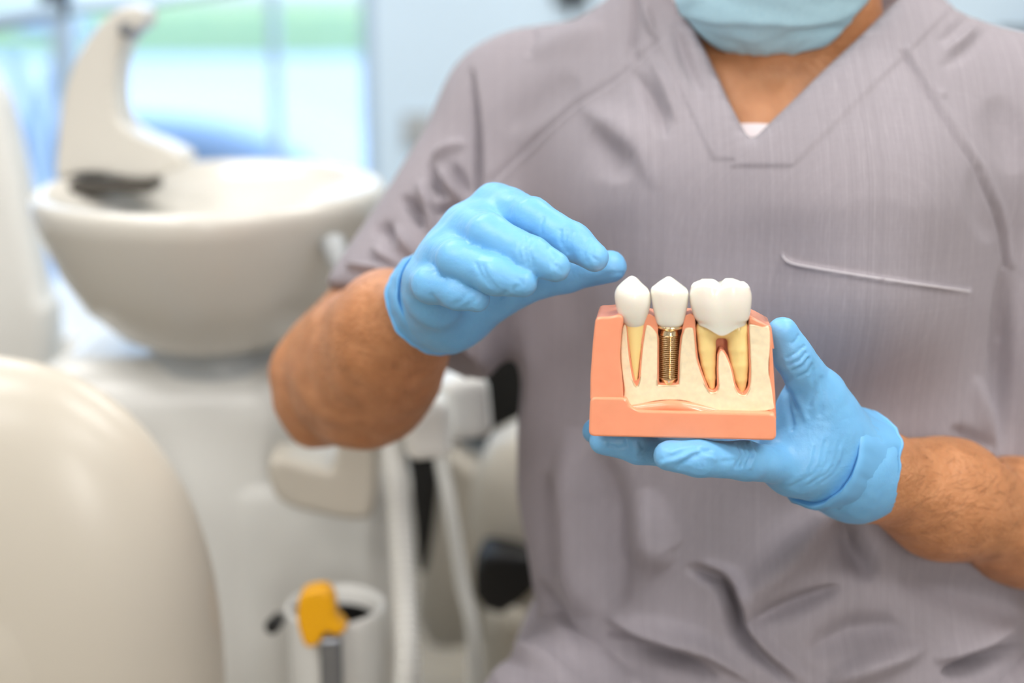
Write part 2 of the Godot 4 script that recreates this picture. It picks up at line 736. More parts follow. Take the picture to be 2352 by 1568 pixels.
func room() -> void:
	var x0 := -2.7
	var x1 := 2.7
	var zb := -3.6
	var zf := 2.6
	var hh := 2.75
	var wx0 := -2.45          # window in the far wall
	var wx1 := -0.345
	var wy0 := 0.36
	var wy1 := 2.35
	obj("floor", box(Vector3(x0 - 0.2, -0.15, zb - 0.2), Vector3(x1 + 0.2, 0, zf + 0.2)), M.floor, self, "", "", "", "structure")
	obj("ceiling", box(Vector3(x0 - 0.2, hh, zb - 0.2), Vector3(x1 + 0.2, hh + 0.15, zf + 0.2)), M.ceiling, self, "", "", "", "structure")
	var b := Build.new()
	for w in [[x0 - 0.2, wx0, -0.1, hh], [wx1, x1 + 0.2, -0.1, hh], [wx0, wx1, -0.1, wy0], [wx0, wx1, wy1, hh]]:
		b.rbox(Transform3D(Basis(), Vector3((w[0] + w[1]) / 2, (w[2] + w[3]) / 2, zb - 0.1)), Vector3(w[1] - w[0], w[3] - w[2], 0.2), 0.002, 1)
	obj("wall_back", b.mesh(), M.wall, self, "", "", "", "structure")
	obj("wall_left", box(Vector3(x0 - 0.2, 0, zb), Vector3(x0, hh, zf)), M.wall_warm, self, "", "", "", "structure")
	obj("wall_right", box(Vector3(x1, 0, zb), Vector3(x1 + 0.2, hh, zf)), M.wall_warm, self, "", "", "", "structure")
	obj("wall_front", box(Vector3(x0 - 0.2, 0, zf), Vector3(x1 + 0.2, hh, zf + 0.2)), M.wall_warm, self, "", "", "", "structure")
	# window frames
	var win := Node3D.new()
	win.name = "window_1"
	add_child(win)
	win.set_meta("kind", "structure")
	var zc := zb - 0.06
	for r in [[wx0, wx1, wy0, wy0 + 0.05], [wx0, wx1, wy1 - 0.06, wy1], [wx0, wx0 + 0.06, wy0, wy1], [wx1 - 0.03, wx1, wy0, wy1]]:
		obj("window_frame", box(Vector3(r[0], r[2], zc - 0.03), Vector3(r[1], r[3], zc + 0.03)), M.frame, win)
	for mx in [[-1.125, 0.055], [-0.60, 0.018], [-1.8, 0.055]]:
		obj("mullion", box(Vector3(mx[0] - mx[1] / 2, wy0 + 0.05, zc - 0.035), Vector3(mx[0] + mx[1] / 2, wy1 - 0.06, zc + 0.035)), M.frame, win)
	for px in [[-2.39, -1.8275], [-1.7725, -1.1525], [-1.0975, -0.62], [-0.59, -0.375]]:
		obj("pane", box(Vector3(px[0], wy0 + 0.05, zc - 0.004), Vector3(px[1], wy1 - 0.06, zc + 0.004), 0.001), M.glass, win)
	# skirting
	obj("baseboard_back", box(Vector3(wx1, 0, zb), Vector3(x1, 0.09, zb + 0.015)), M.ceiling, self, "", "", "", "structure")
	obj("baseboard_left", box(Vector3(x0, 0, zb), Vector3(x0 + 0.015, 0.09, zf)), M.ceiling, self, "", "", "", "structure")
	obj("baseboard_right", box(Vector3(x1 - 0.015, 0, zb), Vector3(x1, 0.09, zf)), M.ceiling, self, "", "", "", "structure")
	# upright light bar on the wall behind the camera: its streak shows on the crowns
	var bar := thing("wall_light", "tall narrow white light bar on the wall facing the dentist", "wall light", Vector3(0.72, 1.75, zf))
	obj("housing", box(Vector3(-0.07, -0.62, -0.05), Vector3(0.07, 0.62, 0), 0.01), M.steel, bar)
	obj("light_diffuser", box(Vector3(-0.055, -0.6, -0.062), Vector3(0.055, 0.6, -0.05), 0.003), M.bar_panel, bar)
	var bl := AreaLight3D.new()
	bl.name = "bar_light"
	bl.area_size = Vector2(0.11, 1.2)
	bl.light_energy = BAR
	bl.light_color = Color(1.0, 0.985, 0.96)
	bl.shadow_enabled = true
	bl.area_range = 12.0
	bl.area_attenuation = 2.0
	bar.add_child(bl)
	bl.position = Vector3(0, 0, -0.075)
	# ceiling light panels
	var k := 0
	for pos in [[-1.0, 1.2], [1.0, 1.2], [-1.0, -0.35], [1.0, -0.35], [-1.0, -2.1], [1.0, -2.1]]:
		var where: String = ["over the open floor behind the backrest shell", "close to the upright wall light bar", "over the spittoon", "over the seated dentist", "beside the wide window", "before the far wall"][k]
		var t := thing("ceiling_light", "flat white square-edged light panel in the ceiling " + where, "ceiling light", Vector3(pos[0], hh, pos[1]), "ceiling light panels")
		var fb := Build.new()
		for e in [[0, 0.3, 1.24, 0.04], [0, -0.3, 1.24, 0.04]]:
			fb.rbox(Transform3D(Basis(), Vector3(0, -0.015, e[1])), Vector3(1.24, 0.03, 0.04), 0.004, 1)
		for e in [-0.6, 0.6]:
			fb.rbox(Transform3D(Basis(), Vector3(e, -0.015, 0)), Vector3(0.04, 0.03, 0.6), 0.004, 1)
		obj("frame", fb.mesh(), M.ceiling, t)
		obj("light_diffuser", box(Vector3(-0.58, -0.014, -0.28), Vector3(0.58, -0.006, 0.28), 0.001), M.lamp_panel, t)
		var l := AreaLight3D.new()
		l.name = "panel_light"
		l.area_size = Vector2(1.16, 0.56)
		l.light_energy = LAMP
		l.light_color = Color(1.0, 0.992, 0.985)
		l.shadow_enabled = true
		l.area_range = 12.0
		l.area_attenuation = 2.0
		t.add_child(l)
		l.position = Vector3(0, -0.035, 0)
		l.rotation_degrees = Vector3(-90, 0, 0)
		k += 1

var LAMP := 1.95
var BAR := 1.1

func outside() -> void:
	var gy := -0.85
	obj("ground", box(Vector3(-60, gy - 0.3, -90), Vector3(60, gy, -3.82)), M.paving, self, "", "", "", "structure")
	# hedge
	var hd := thing("hedge", "long clipped green hedge beyond the sunlit paving outside", "hedge", Vector3(-6, gy, -44))
	var s := Hide.new()
	var nx := 150
	var ny := 26
	for y in ny + 1:
		for x in nx + 1:
			var u := float(x) / nx * 40.0 - 20.0
			var a := float(y) / ny * PI
			var p := Vector3(u, maxf(0.0, 1.55 * pow(sin(a), 0.45)), 0.8 * cos(a))
			var g := NA.get_noise_3d(p.x * 2.2, p.y * 2.2, p.z * 2.2) * 0.22
			s.v.append(p * Vector3(1, 1 + g * 0.4, 1 + g))
	for y in ny:
		for x in nx:
			var a := y * (nx + 1) + x
			s.quad(a, a + 1, a + nx + 2, a + nx + 1, true)
	obj("foliage", s.mesh(), M.leaf, hd, "", "", "", "stuff")
	# parked car, seen from its side
	var cx := -1.95
	var cz := -7.3
	var car := thing("car", "pale silver-blue car parked outside the window", "car", Vector3(cx, gy, cz))
	var prof := PackedVector2Array([Vector2(-2.1, 0.35), Vector2(-2.15, 0.7), Vector2(-1.95, 0.95), Vector2(-1.3, 1.02), Vector2(-0.75, 1.36), Vector2(-0.2, 1.45), Vector2(0.5, 1.43), Vector2(0.95, 1.3), Vector2(1.35, 1.05), Vector2(1.75, 0.98), Vector2(2.05, 0.88), Vector2(2.15, 0.65), Vector2(2.1, 0.35)])
	var b := Build.new()
	b.slab(smooth_poly(prof, 5), -0.85, 0.85, 0.16, Transform3D(), 4, true)
	obj("body", b.mesh(), M.car_paint, car)
	b = Build.new()
	b.slab(smooth_poly(PackedVector2Array([Vector2(-1.15, 1.02), Vector2(-0.7, 1.29), Vector2(-0.15, 1.36), Vector2(0.45, 1.34), Vector2(0.85, 1.22), Vector2(1.12, 1.03)]), 3), 0.7, 0.862, 0.02)
	obj("side_window", b.mesh(), M.car_glass, car)
	for wx in [-1.35, 1.35]:
		var w := Build.new()
		w.lathe([[0.0, 0.0], [0.3, 0.0], [0.33, 0.03], [0.33, 0.17], [0.3, 0.2], [0.2, 0.2], [0.18, 0.17], [0.0, 0.17]], 24, Transform3D(Basis(Vector3.RIGHT, PI / 2), Vector3(wx, 0.33, 0.7)))
		obj("wheel", w.mesh(), M.tyre, car)
	for lx in [[1.33, 1.13, 0.05], [1.62, 1.03, 0.062]]:  # glowing discs added in place of sun glints on the bodywork
		var w := Build.new()
		w.lathe([[0.0, -0.03], [lx[2], -0.02], [lx[2], 0.01], [lx[2] * 0.6, 0.03], [0.0, 0.035]], 20, Transform3D(Basis(Vector3.RIGHT, PI / 2), Vector3(lx[0], lx[1], 0.86)))
		obj("sun_glint", w.mesh(), M.sun_glint, car, "round glowing disc for a sun glint")
	# slanting handrail posts outside
	var hr := thing("handrail", "slanting blue-grey metal handrail outside the window", "handrail", P(80, 420, 5.2))
	for e in [[[20, 120], [70, 260], [105, 470]], [[125, 150], [100, 270], [95, 470]], [[40, 60], [135, 65], [210, 62]]]:
		var tb := Build.new()
		var pts := []
		for q in e:
			pts.append(P(q[0], q[1], 5.2) - hr.position)
		tb.tube(curve(pts, 4), [0.028], 10)
		obj("rail", tb.mesh(), M.frame, hr)

func smooth_poly(p: PackedVector2Array, steps: int) -> PackedVector2Array:
	var out := PackedVector2Array()
	var c := p.size()
	for j in c:
		for s in steps:
			out.append(p[j].cubic_interpolate(p[(j + 1) % c], p[(j + c - 1) % c], p[(j + 2) % c], float(s) / steps))
	return out

# a flat-cut piece: an outline in pixels placed upright at depth d, facing the camera's side of the room
func plate(pts: Array, d: float, thick: float, r: float, steps := 4, anchor := Vector3.ZERO) -> ArrayMesh:
	var c := Vector2.ZERO
	for q in pts:
		c += Vector2(q[0], q[1])
	c /= pts.size()
	var o := P(c.x, c.y, d)
	var poly := PackedVector2Array()
	for q in pts:
		# meet the upright plane z = o.z
		var ray := P(q[0], q[1], 1.0) - CP
		var hit := CP + ray * ((o.z - CP.z) / ray.z)
		poly.append(Vector2(hit.x - o.x, hit.y - o.y))
	var b := Build.new()
	b.slab(smooth_poly(poly, steps), -thick, 0.0, r, Transform3D(Basis(), o - anchor), 4, true)
	return b.mesh()

func hose_mesh(pts: Array, r: float, pitch: float, deep: float, anchor: Vector3) -> ArrayMesh:
	var c := Curve3D.new()
	var w := curve(pts, 8)
	for p in w:
		c.add_point(p - anchor)
	var l := c.get_baked_length()
	var cnt := int(l / pitch) * 4
	var path := []
	var radii := []
	for j in cnt:
		path.append(c.sample_baked(l * j / (cnt - 1)))
		radii.append(r - (deep if j % 4 >= 2 else 0.0))
	var b := Build.new()
	b.tube(path, radii, 14)
	return b.mesh()

# ------------------------------------------------------------------ dental unit and chair, out of focus
func equipment() -> void:
	var u := thing("dental_unit", "cream dental unit with oval spittoon bowl and curved water spout", "dental unit", Vector3(-0.3, 0, -1.5))
	var o := u.position
	# housing
	var b := Build.new()
	b.rbox(Transform3D(Basis(), Vector3(-0.345, 0.395, -1.54) - o), Vector3(0.30, 0.79, 0.42), 0.06, 6)
	obj("housing", b.mesh(), M.ivory, u)
	b = Build.new()
	b.rbox(Transform3D(Basis(Vector3.UP, 0.12), Vector3(-0.215, 0.35, -1.48) - o), Vector3(0.2, 0.70, 0.3), 0.05, 6)
	obj("side_housing", b.mesh(), M.ivory, u)
	b = Build.new()
	b.rbox(Transform3D(Basis(), Vector3(-0.3, 0.03, -1.62) - o), Vector3(0.5, 0.06, 0.5), 0.025, 3)
	obj("foot", b.mesh(), M.pale_grey, u)
	# bowl
	var bc := P(490, 452, 1.42)
	var tb := Transform3D(Basis(), bc - o)
	b = Build.new()
	b.lathe([[0.055, -0.146], [0.075, -0.142], [0.10, -0.128], [0.128, -0.1], [0.148, -0.066], [0.160, -0.034], [0.169, -0.012], [0.172, 0.002], [0.170, 0.010], [0.164, 0.014],
		[0.155, 0.012], [0.150, 0.004], [0.138, -0.004], [0.115, -0.016], [0.085, -0.034], [0.05, -0.05], [0.02, -0.058], [0.0, -0.06]], 56, tb, 1.0, 1.22)
	obj("spittoon_bowl", b.mesh(), M.porcelain, u)
	b = Build.new()
	b.lathe([[0.07, -0.17], [0.07, -0.155], [0.06, -0.145], [0.05, -0.13]], 30, tb, 1.0, 1.0)
	obj("bowl_neck", b.mesh(), M.pale_grey, u)
	# spout and the dark gap beneath it
	obj("water_spout", plate([[128, 408], [130, 330], [140, 240], [160, 165], [190, 105], [230, 52], [270, 22], [305, 14], [328, 28], [326, 58], [300, 80], [278, 112], [266, 165], [264, 225], [278, 280], [318, 312], [375, 335], [420, 360], [418, 382], [385, 396], [340, 414], [290, 412], [235, 400], [180, 400]], 1.44, 0.06, 0.011, 3, o), M.porcelain, u)
	b = Build.new()
	b.tube([P(298, 62, 1.42) - o, P(291, 76, 1.42) - o, P(286, 84, 1.42) - o], [0.010, 0.009, 0.007], 12)
	obj("spout_nozzle", b.mesh(), M.steel, u)
	b = Build.new()
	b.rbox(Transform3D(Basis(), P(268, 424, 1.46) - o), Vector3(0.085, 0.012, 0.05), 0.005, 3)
	obj("spout_gap_shade", b.mesh(), M.dark_brown, u)  # dark strip painted in as the shaded gap beneath the spout
	# bracket that carries the suction heads
	obj("hanger_bracket", plate([[614, 1062], [650, 1052], [745, 1080], [768, 1062], [776, 1010], [805, 985], [858, 992], [866, 1050], [864, 1150], [848, 1192], [805, 1198], [720, 1182], [650, 1160], [620, 1120]], 1.3, 0.05, 0.016, 3, o), M.cream, u)
	b = Build.new()
	b.tube([P(800, 1015, 1.36) - o, P(880, 1000, 1.36) - o, P(960, 985, 1.36) - o, P(1060, 950, 1.38) - o], [0.022, 0.018, 0.012, 0.012], 14)
	obj("hanger_arm", b.mesh(), M.pale_grey, u)
	# filter pot with its yellow tap
	var fc := P(770, 1395, 1.27)
	var ft := Transform3D(Basis(), fc - o)
	b = Build.new()
	b.lathe([[0.037, -0.19], [0.042, -0.18], [0.043, -0.02], [0.045, 0.0], [0.043, 0.004], [0.038, 0.002], [0.036, -0.02], [0.034, -0.1], [0.0, -0.1]], 36, ft)
	obj("filter_pot", b.mesh(), M.ivory, u)
	b = Build.new()
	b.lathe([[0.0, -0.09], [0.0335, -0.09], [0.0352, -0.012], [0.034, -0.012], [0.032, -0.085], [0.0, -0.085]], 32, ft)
	obj("filter_pot_shade", b.mesh(), M.dark, u)  # dark inner cup added as painted shadow inside the pot
	obj("filter_tap", plate([[688, 1372], [715, 1358], [748, 1358], [766, 1382], [772, 1420], [794, 1448], [770, 1462], [748, 1456], [734, 1480], [704, 1488], [690, 1462], [681, 1418]], 1.205, 0.022, 0.005, 3, o), M.yellow, u, "yellow plastic tap")
	b = Build.new()
	b.rbox(Transform3D(Basis(), P(762, 1530, 1.218) - o), Vector3(0.019, 0.055, 0.012), 0.004, 2)
	obj("tap_stem", b.mesh(), M.steel, u)
	b = Build.new()
	b.tube([P(640, 1420, 1.31) - o, P(626, 1437, 1.26) - o, P(622, 1446, 1.255) - o], [0.006, 0.007, 0.005], 12)
	obj("drain_knob", b.mesh(), M.dark, u)
	# bell-shaped cup under the bowl rim
	b = Build.new()
	b.tube([P(760, 555, 1.3) - o, P(780, 600, 1.29) - o, P(800, 650, 1.29) - o], [0.012, 0.01, 0.008], 12)
	obj("drain_pipe", b.mesh(), M.pale_grey, u)
	# suction heads with their hoses, hung on the arm
	var heads := [
		[[980, 975, 1.262], Vector3(0.042, 0.054, 0.05), 0.12, [[905, 1020, 1.28], [912, 1120, 1.27], [925, 1320, 1.25], [934, 1568, 1.23], [900, 1850, 1.3], [780, 2050, 1.36]], 0.0115, "thick ribbed white suction hose with a square white head beside the bracket"],
		[[1066, 926, 1.33], Vector3(0.044, 0.058, 0.055), 0.2, [[1010, 1010, 1.36], [1030, 1150, 1.36], [1060, 1330, 1.36], [1088, 1490, 1.36], [1060, 1750, 1.4], [880, 1950, 1.42]], 0.0075, "thin ribbed suction hose with a square white head beside the thicker one"]]
	for h in heads:
		var base: Vector3 = V(h[0])
		var t := thing("suction_hose", h[5], "suction hose", base)
		var hb := Build.new()
		hb.rbox(Transform3D(Basis(Vector3.UP, h[2]) * Basis(Vector3.FORWARD, -0.08), Vector3.ZERO), h[1], 0.012, 4)
		obj("head", hb.mesh(), M.white_plastic, t)
		var pts := [base + Vector3(-0.01, 0.0, -0.01)]
		for q in h[3]:
			pts.append(V(q))
		obj("hose", hose_mesh(pts, h[4], 0.006, 0.0016, base), M.hose, t)
	# patient chair: cream back shell close to the camera
	var ch := thing("backrest_shell", "large smooth cream rounded backrest of a treatment chair beside the unit", "chair back", Vector3(-0.5, 0, -1.05))
	b = Build.new()
	var sc := P(-60, 1560, 1.14)
	var rows := []
	for y in 24:
		var a := PI / 2 * y / 23.0
		var r := pow(cos(a), 0.75)
		var row := []
		for j in 64:
			var th := TAU * j / 64
			var sq := 1.0 / pow(pow(absf(cos(th)), 2.4) + pow(absf(sin(th)), 2.4), 1 / 2.4)
			row.append(sc - ch.position + Vector3(0.195 * r * cos(th) * sq, 0.262 * r * sin(th) * sq, 0.075 * sin(a) - 0.03))
		rows.append(row)
	b.loft(rows, true, true, false)
	obj("shell", b.mesh(), M.cream, ch)
	var inner := []
	for row in rows.slice(6):
		var r2 := []
		for p in row:
			var q: Vector3 = p - (sc - ch.position)
			r2.append(sc - ch.position + Vector3(q.x * 0.66, q.y * 0.66, 0.004 + q.z))
		inner.append(r2)
	b = Build.new()
	b.loft(inner, true, true, false)
	obj("back_panel", b.mesh(), M.cream, ch)
	b = Build.new()
	b.lathe([[0.03, 0.0], [0.03, 0.5]], 20, Transform3D(Basis(), Vector3(sc.x, 0.02, sc.z - 0.1) - ch.position))
	b.lathe([[0.16, 0.0], [0.16, 0.02], [0.05, 0.05]], 32, Transform3D(Basis(), Vector3(sc.x, 0.0, sc.z - 0.1) - ch.position))
	b.rbox(Transform3D(Basis(), Vector3(sc.x, 0.5, sc.z - 0.06) - ch.position), Vector3(0.12, 0.16, 0.1), 0.02)
	obj("pedestal", b.mesh(), M.pale_grey, ch)
	# treatment chair behind the dentist: black upholstery, cream frame, rounded armrest
	var tc := thing("treatment_chair", "black upholstered treatment chair with cream frame behind the dentist", "treatment chair", Vector3(0.05, 0, -1.75))
	o = tc.position
	obj("back_cushion", plate([[925, 700], [1120, 690], [1330, 720], [1340, 1060], [1190, 1075], [1060, 1010], [940, 1010]], 1.85, 0.09, 0.03, 3, o), M.black_vinyl, tc)
	obj("side_pad", plate([[935, 1000], [1010, 1010], [1010, 1100], [985, 1290], [960, 1310], [950, 1200]], 1.74, 0.05, 0.012, 3, o), M.black_vinyl, tc)
	obj("frame", plate([[960, 1330], [985, 1180], [1015, 1040], [1120, 1090], [1300, 1150], [1330, 1420], [1150, 1470], [1010, 1500], [960, 1440]], 1.86, 0.12, 0.03, 3, o), M.cream, tc)
	b = Build.new()
	b.lathe([[0.0, -0.115], [0.05, -0.11], [0.085, -0.085], [0.1, -0.03], [0.1, 0.03], [0.085, 0.075], [0.05, 0.1], [0.0, 0.108]], 36, Transform3D(Basis(Vector3.FORWARD, 0.1), P(1275, 1165, 1.6) - o), 0.95, 0.95)
	obj("armrest", b.mesh(), M.cream, tc)
	obj("armrest_pad", plate([[1112, 1278], [1250, 1290], [1240, 1345], [1152, 1414], [1090, 1372]], 1.49, 0.06, 0.008, 2, o), M.dark, tc)
	b = Build.new()
	b.rbox(Transform3D(Basis(), Vector3(0.12, 0.2, -1.8) - o), Vector3(0.32, 0.4, 0.3), 0.05, 4)
	obj("pedestal", b.mesh(), M.cream, tc)
	# lamp column and arm at the far left
	var lc := thing("lamp_column", "pale grey slanting column of the treatment lamp", "lamp column", P(-40, 1300, 1.75))
	o = lc.position
	obj("column", plate([[-160, 150], [-30, 190], [12, 300], [42, 430], [66, 560], [92, 690], [112, 790], [60, 1500], [-160, 1500]], 1.75, 0.07, 0.025, 3, o), M.ivory, lc)
	b = Build.new()
	b.tube([P(-120, 190, 1.8) - o, P(-100, 60, 1.9) - o, P(20, 42, 2.0) - o, P(128, 24, 2.2) - o], [0.02, 0.02, 0.014, 0.014], 14)
	b.tube([P(128, 24, 2.2) - o, P(340, 10, 2.25) - o, P(540, -22, 2.3) - o, P(640, -40, 2.3) - o], [0.008, 0.007, 0.006, 0.006], 14)
	obj("lamp_arm", b.mesh(), M.frame, lc)
	b = Build.new()
	b.lathe([[0.0, -0.03], [0.022, -0.025], [0.024, 0.02], [0.0, 0.03]], 20, Transform3D(Basis(), P(124, 0, 2.2) - o))
	obj("arm_joint", b.mesh(), M.dark, lc)
	# low cabinet under the window
	var cb := thing("side_cabinet", "low pale grey cabinet standing beneath the window", "cabinet", Vector3(-1.12, 0, -2.75))
	obj("cabinet_body", box(Vector3(-0.5, 0.0, -0.25), Vector3(0.5, 0.5, 0.25), 0.01), M.pale_grey, cb)
	obj("cabinet_top", box(Vector3(-0.52, 0.5, -0.27), Vector3(0.52, 0.54, 0.27), 0.012), M.ivory, cb)
	for e in [-0.25, 0.25]:
		var dr := obj("door", box(Vector3(e - 0.235, 0.06, 0.25), Vector3(e + 0.235, 0.48, 0.268), 0.006), M.pale_grey, cb)
		obj("handle", box(Vector3(e - 0.06, 0.4, 0.268), Vector3(e + 0.06, 0.412, 0.285), 0.004), M.steel, dr)
	# small things on the far wall
	var zw := -3.6
	b = Build.new()
	b.rbox(Transform3D(), Vector3(0.085, 0.085, 0.012), 0.004, 2)
	var sw := thing("light_switch", "small pale light switch on the blue wall", "light switch", on_wall(964, 300, zw + 0.006))
	obj("plate", b.mesh(), M.pale_grey, sw)
	obj("rocker", box(Vector3(-0.022, -0.03, 0.006), Vector3(0.022, 0.03, 0.012), 0.002), M.pale_grey, sw)
	var hk := thing("coat_hook", "dark metal coat hook on the blue wall between window and shelf", "coat hook", on_wall(1312, -2, zw))
	obj("back_plate", box(Vector3(-0.045, -0.01, 0), Vector3(0.045, 0.06, 0.014), 0.005), M.dark, hk)
	b = Build.new()
	b.tube(curve([Vector3(0, 0.02, 0.012), Vector3(0, 0.0, 0.05), Vector3(0, -0.03, 0.06), Vector3(0, -0.03, 0.09), Vector3(0, 0.0, 0.1)], 5), [0.009], 10)
	obj("hook", b.mesh(), M.dark, hk)
	var sh := thing("wall_shelf", "dark grey shelf on steel brackets on the blue far wall", "shelf", on_wall(2440, 66, zw))
	obj("board", box(Vector3(-0.16, -0.03, 0), Vector3(0.5, 0.0, 0.2), 0.004), M.dark, sh)
	for e in [0.0, 0.4]:
		obj("bracket", box(Vector3(e - 0.012, -0.12, 0), Vector3(e + 0.012, -0.03, 0.15), 0.004), M.steel, sh)

func on_wall(px: float, py: float, z: float) -> Vector3:
	var ray := P(px, py, 1.0) - CP
	return CP + ray * ((z - CP.z) / ray.z)

# ------------------------------------------------------------------ folds
# each fold: points in picture pixels, width left, width right, height in mm (negative = groove)
class Folds:
	var lines := []
	var scale := 1.0
	func add(raw: Array, w1: float, w2: float, mm: float) -> void:
		var pts := raw
		if raw.size() > 2 and minf(w1, w2) > 9.5:
			pts = []
			for j in raw.size() - 1:
				var a := Vector2(raw[j][0], raw[j][1])
				var b := Vector2(raw[j + 1][0], raw[j + 1][1])
				var a0 := Vector2(raw[maxi(j - 1, 0)][0], raw[maxi(j - 1, 0)][1])
				var b1 := Vector2(raw[mini(j + 2, raw.size() - 1)][0], raw[mini(j + 2, raw.size() - 1)][1])
				for t in [0.0, 0.5]:
					var c := a.cubic_interpolate(b, a0, b1, t)
					pts.append([c.x, c.y])
			pts.append(raw[raw.size() - 1])
		var p := PackedVector2Array()
		var lo := Vector2(1e9, 1e9)
		var hi := -lo
		for q in pts:
			var e := Vector2(q[0], q[1])
			p.append(e)
			lo = lo.min(e)
			hi = hi.max(e)
		var m := maxf(w1, w2) * 2.4
		lines.append([p, w1, w2, mm * 0.001 * scale, Rect2(lo - Vector2(m, m), hi - lo + Vector2(m, m) * 2)])
	func soften(high: float, wide: float) -> void:
		for l in lines:
			l[1] *= wide
			l[2] *= wide
			l[3] *= high
	func at(p: Vector2) -> float:
		var s := 0.0
		for l in lines:
			if not l[4].has_point(p):
				continue
			var pts: PackedVector2Array = l[0]
			var best := 1e9
			var side := 1.0
			var along := 0.0
			var last := pts.size() - 1
			for j in last:
				var a := pts[j]
				var ab := pts[j + 1] - a
				var t := (p - a).dot(ab) / ab.length_squared()
				var tc := clampf(t, 0.0, 1.0)
				var q := p - a - ab * tc
				var d := q.length_squared()
				if d < best:
					best = d
					side = ab.cross(q)
					along = (j + tc) / last
			var w: float = l[1] if side < 0 else l[2]
			var fade := 1.0
			if w > 9.5:
				fade = sin(PI * along)
				w *= 0.45 + 0.55 * fade
			s += l[3] * exp(-best / (w * w)) * fade
		return s

func shape(h: Hide, folds: Folds, noise_amp := 0.0, noise_freq := 1.0, band := false) -> void:
	h.normals()
	for j in h.v.size():
		var p := h.v[j]
		var n := h.n[j]
		var e := 0.0
		var see := n.dot((CP - p).normalized())
		if see > -0.15:
			var q := proj(p)
			e = folds.at(Vector2(q.x, q.y)) * smoothstep(-0.15, 0.25, see)
			if band:
				e += top_band(Vector2(q.x, q.y))
		if noise_amp > 0.0:
			e += NB.get_noise_3dv(p * noise_freq) * noise_amp
		h.v[j] = p + n * e

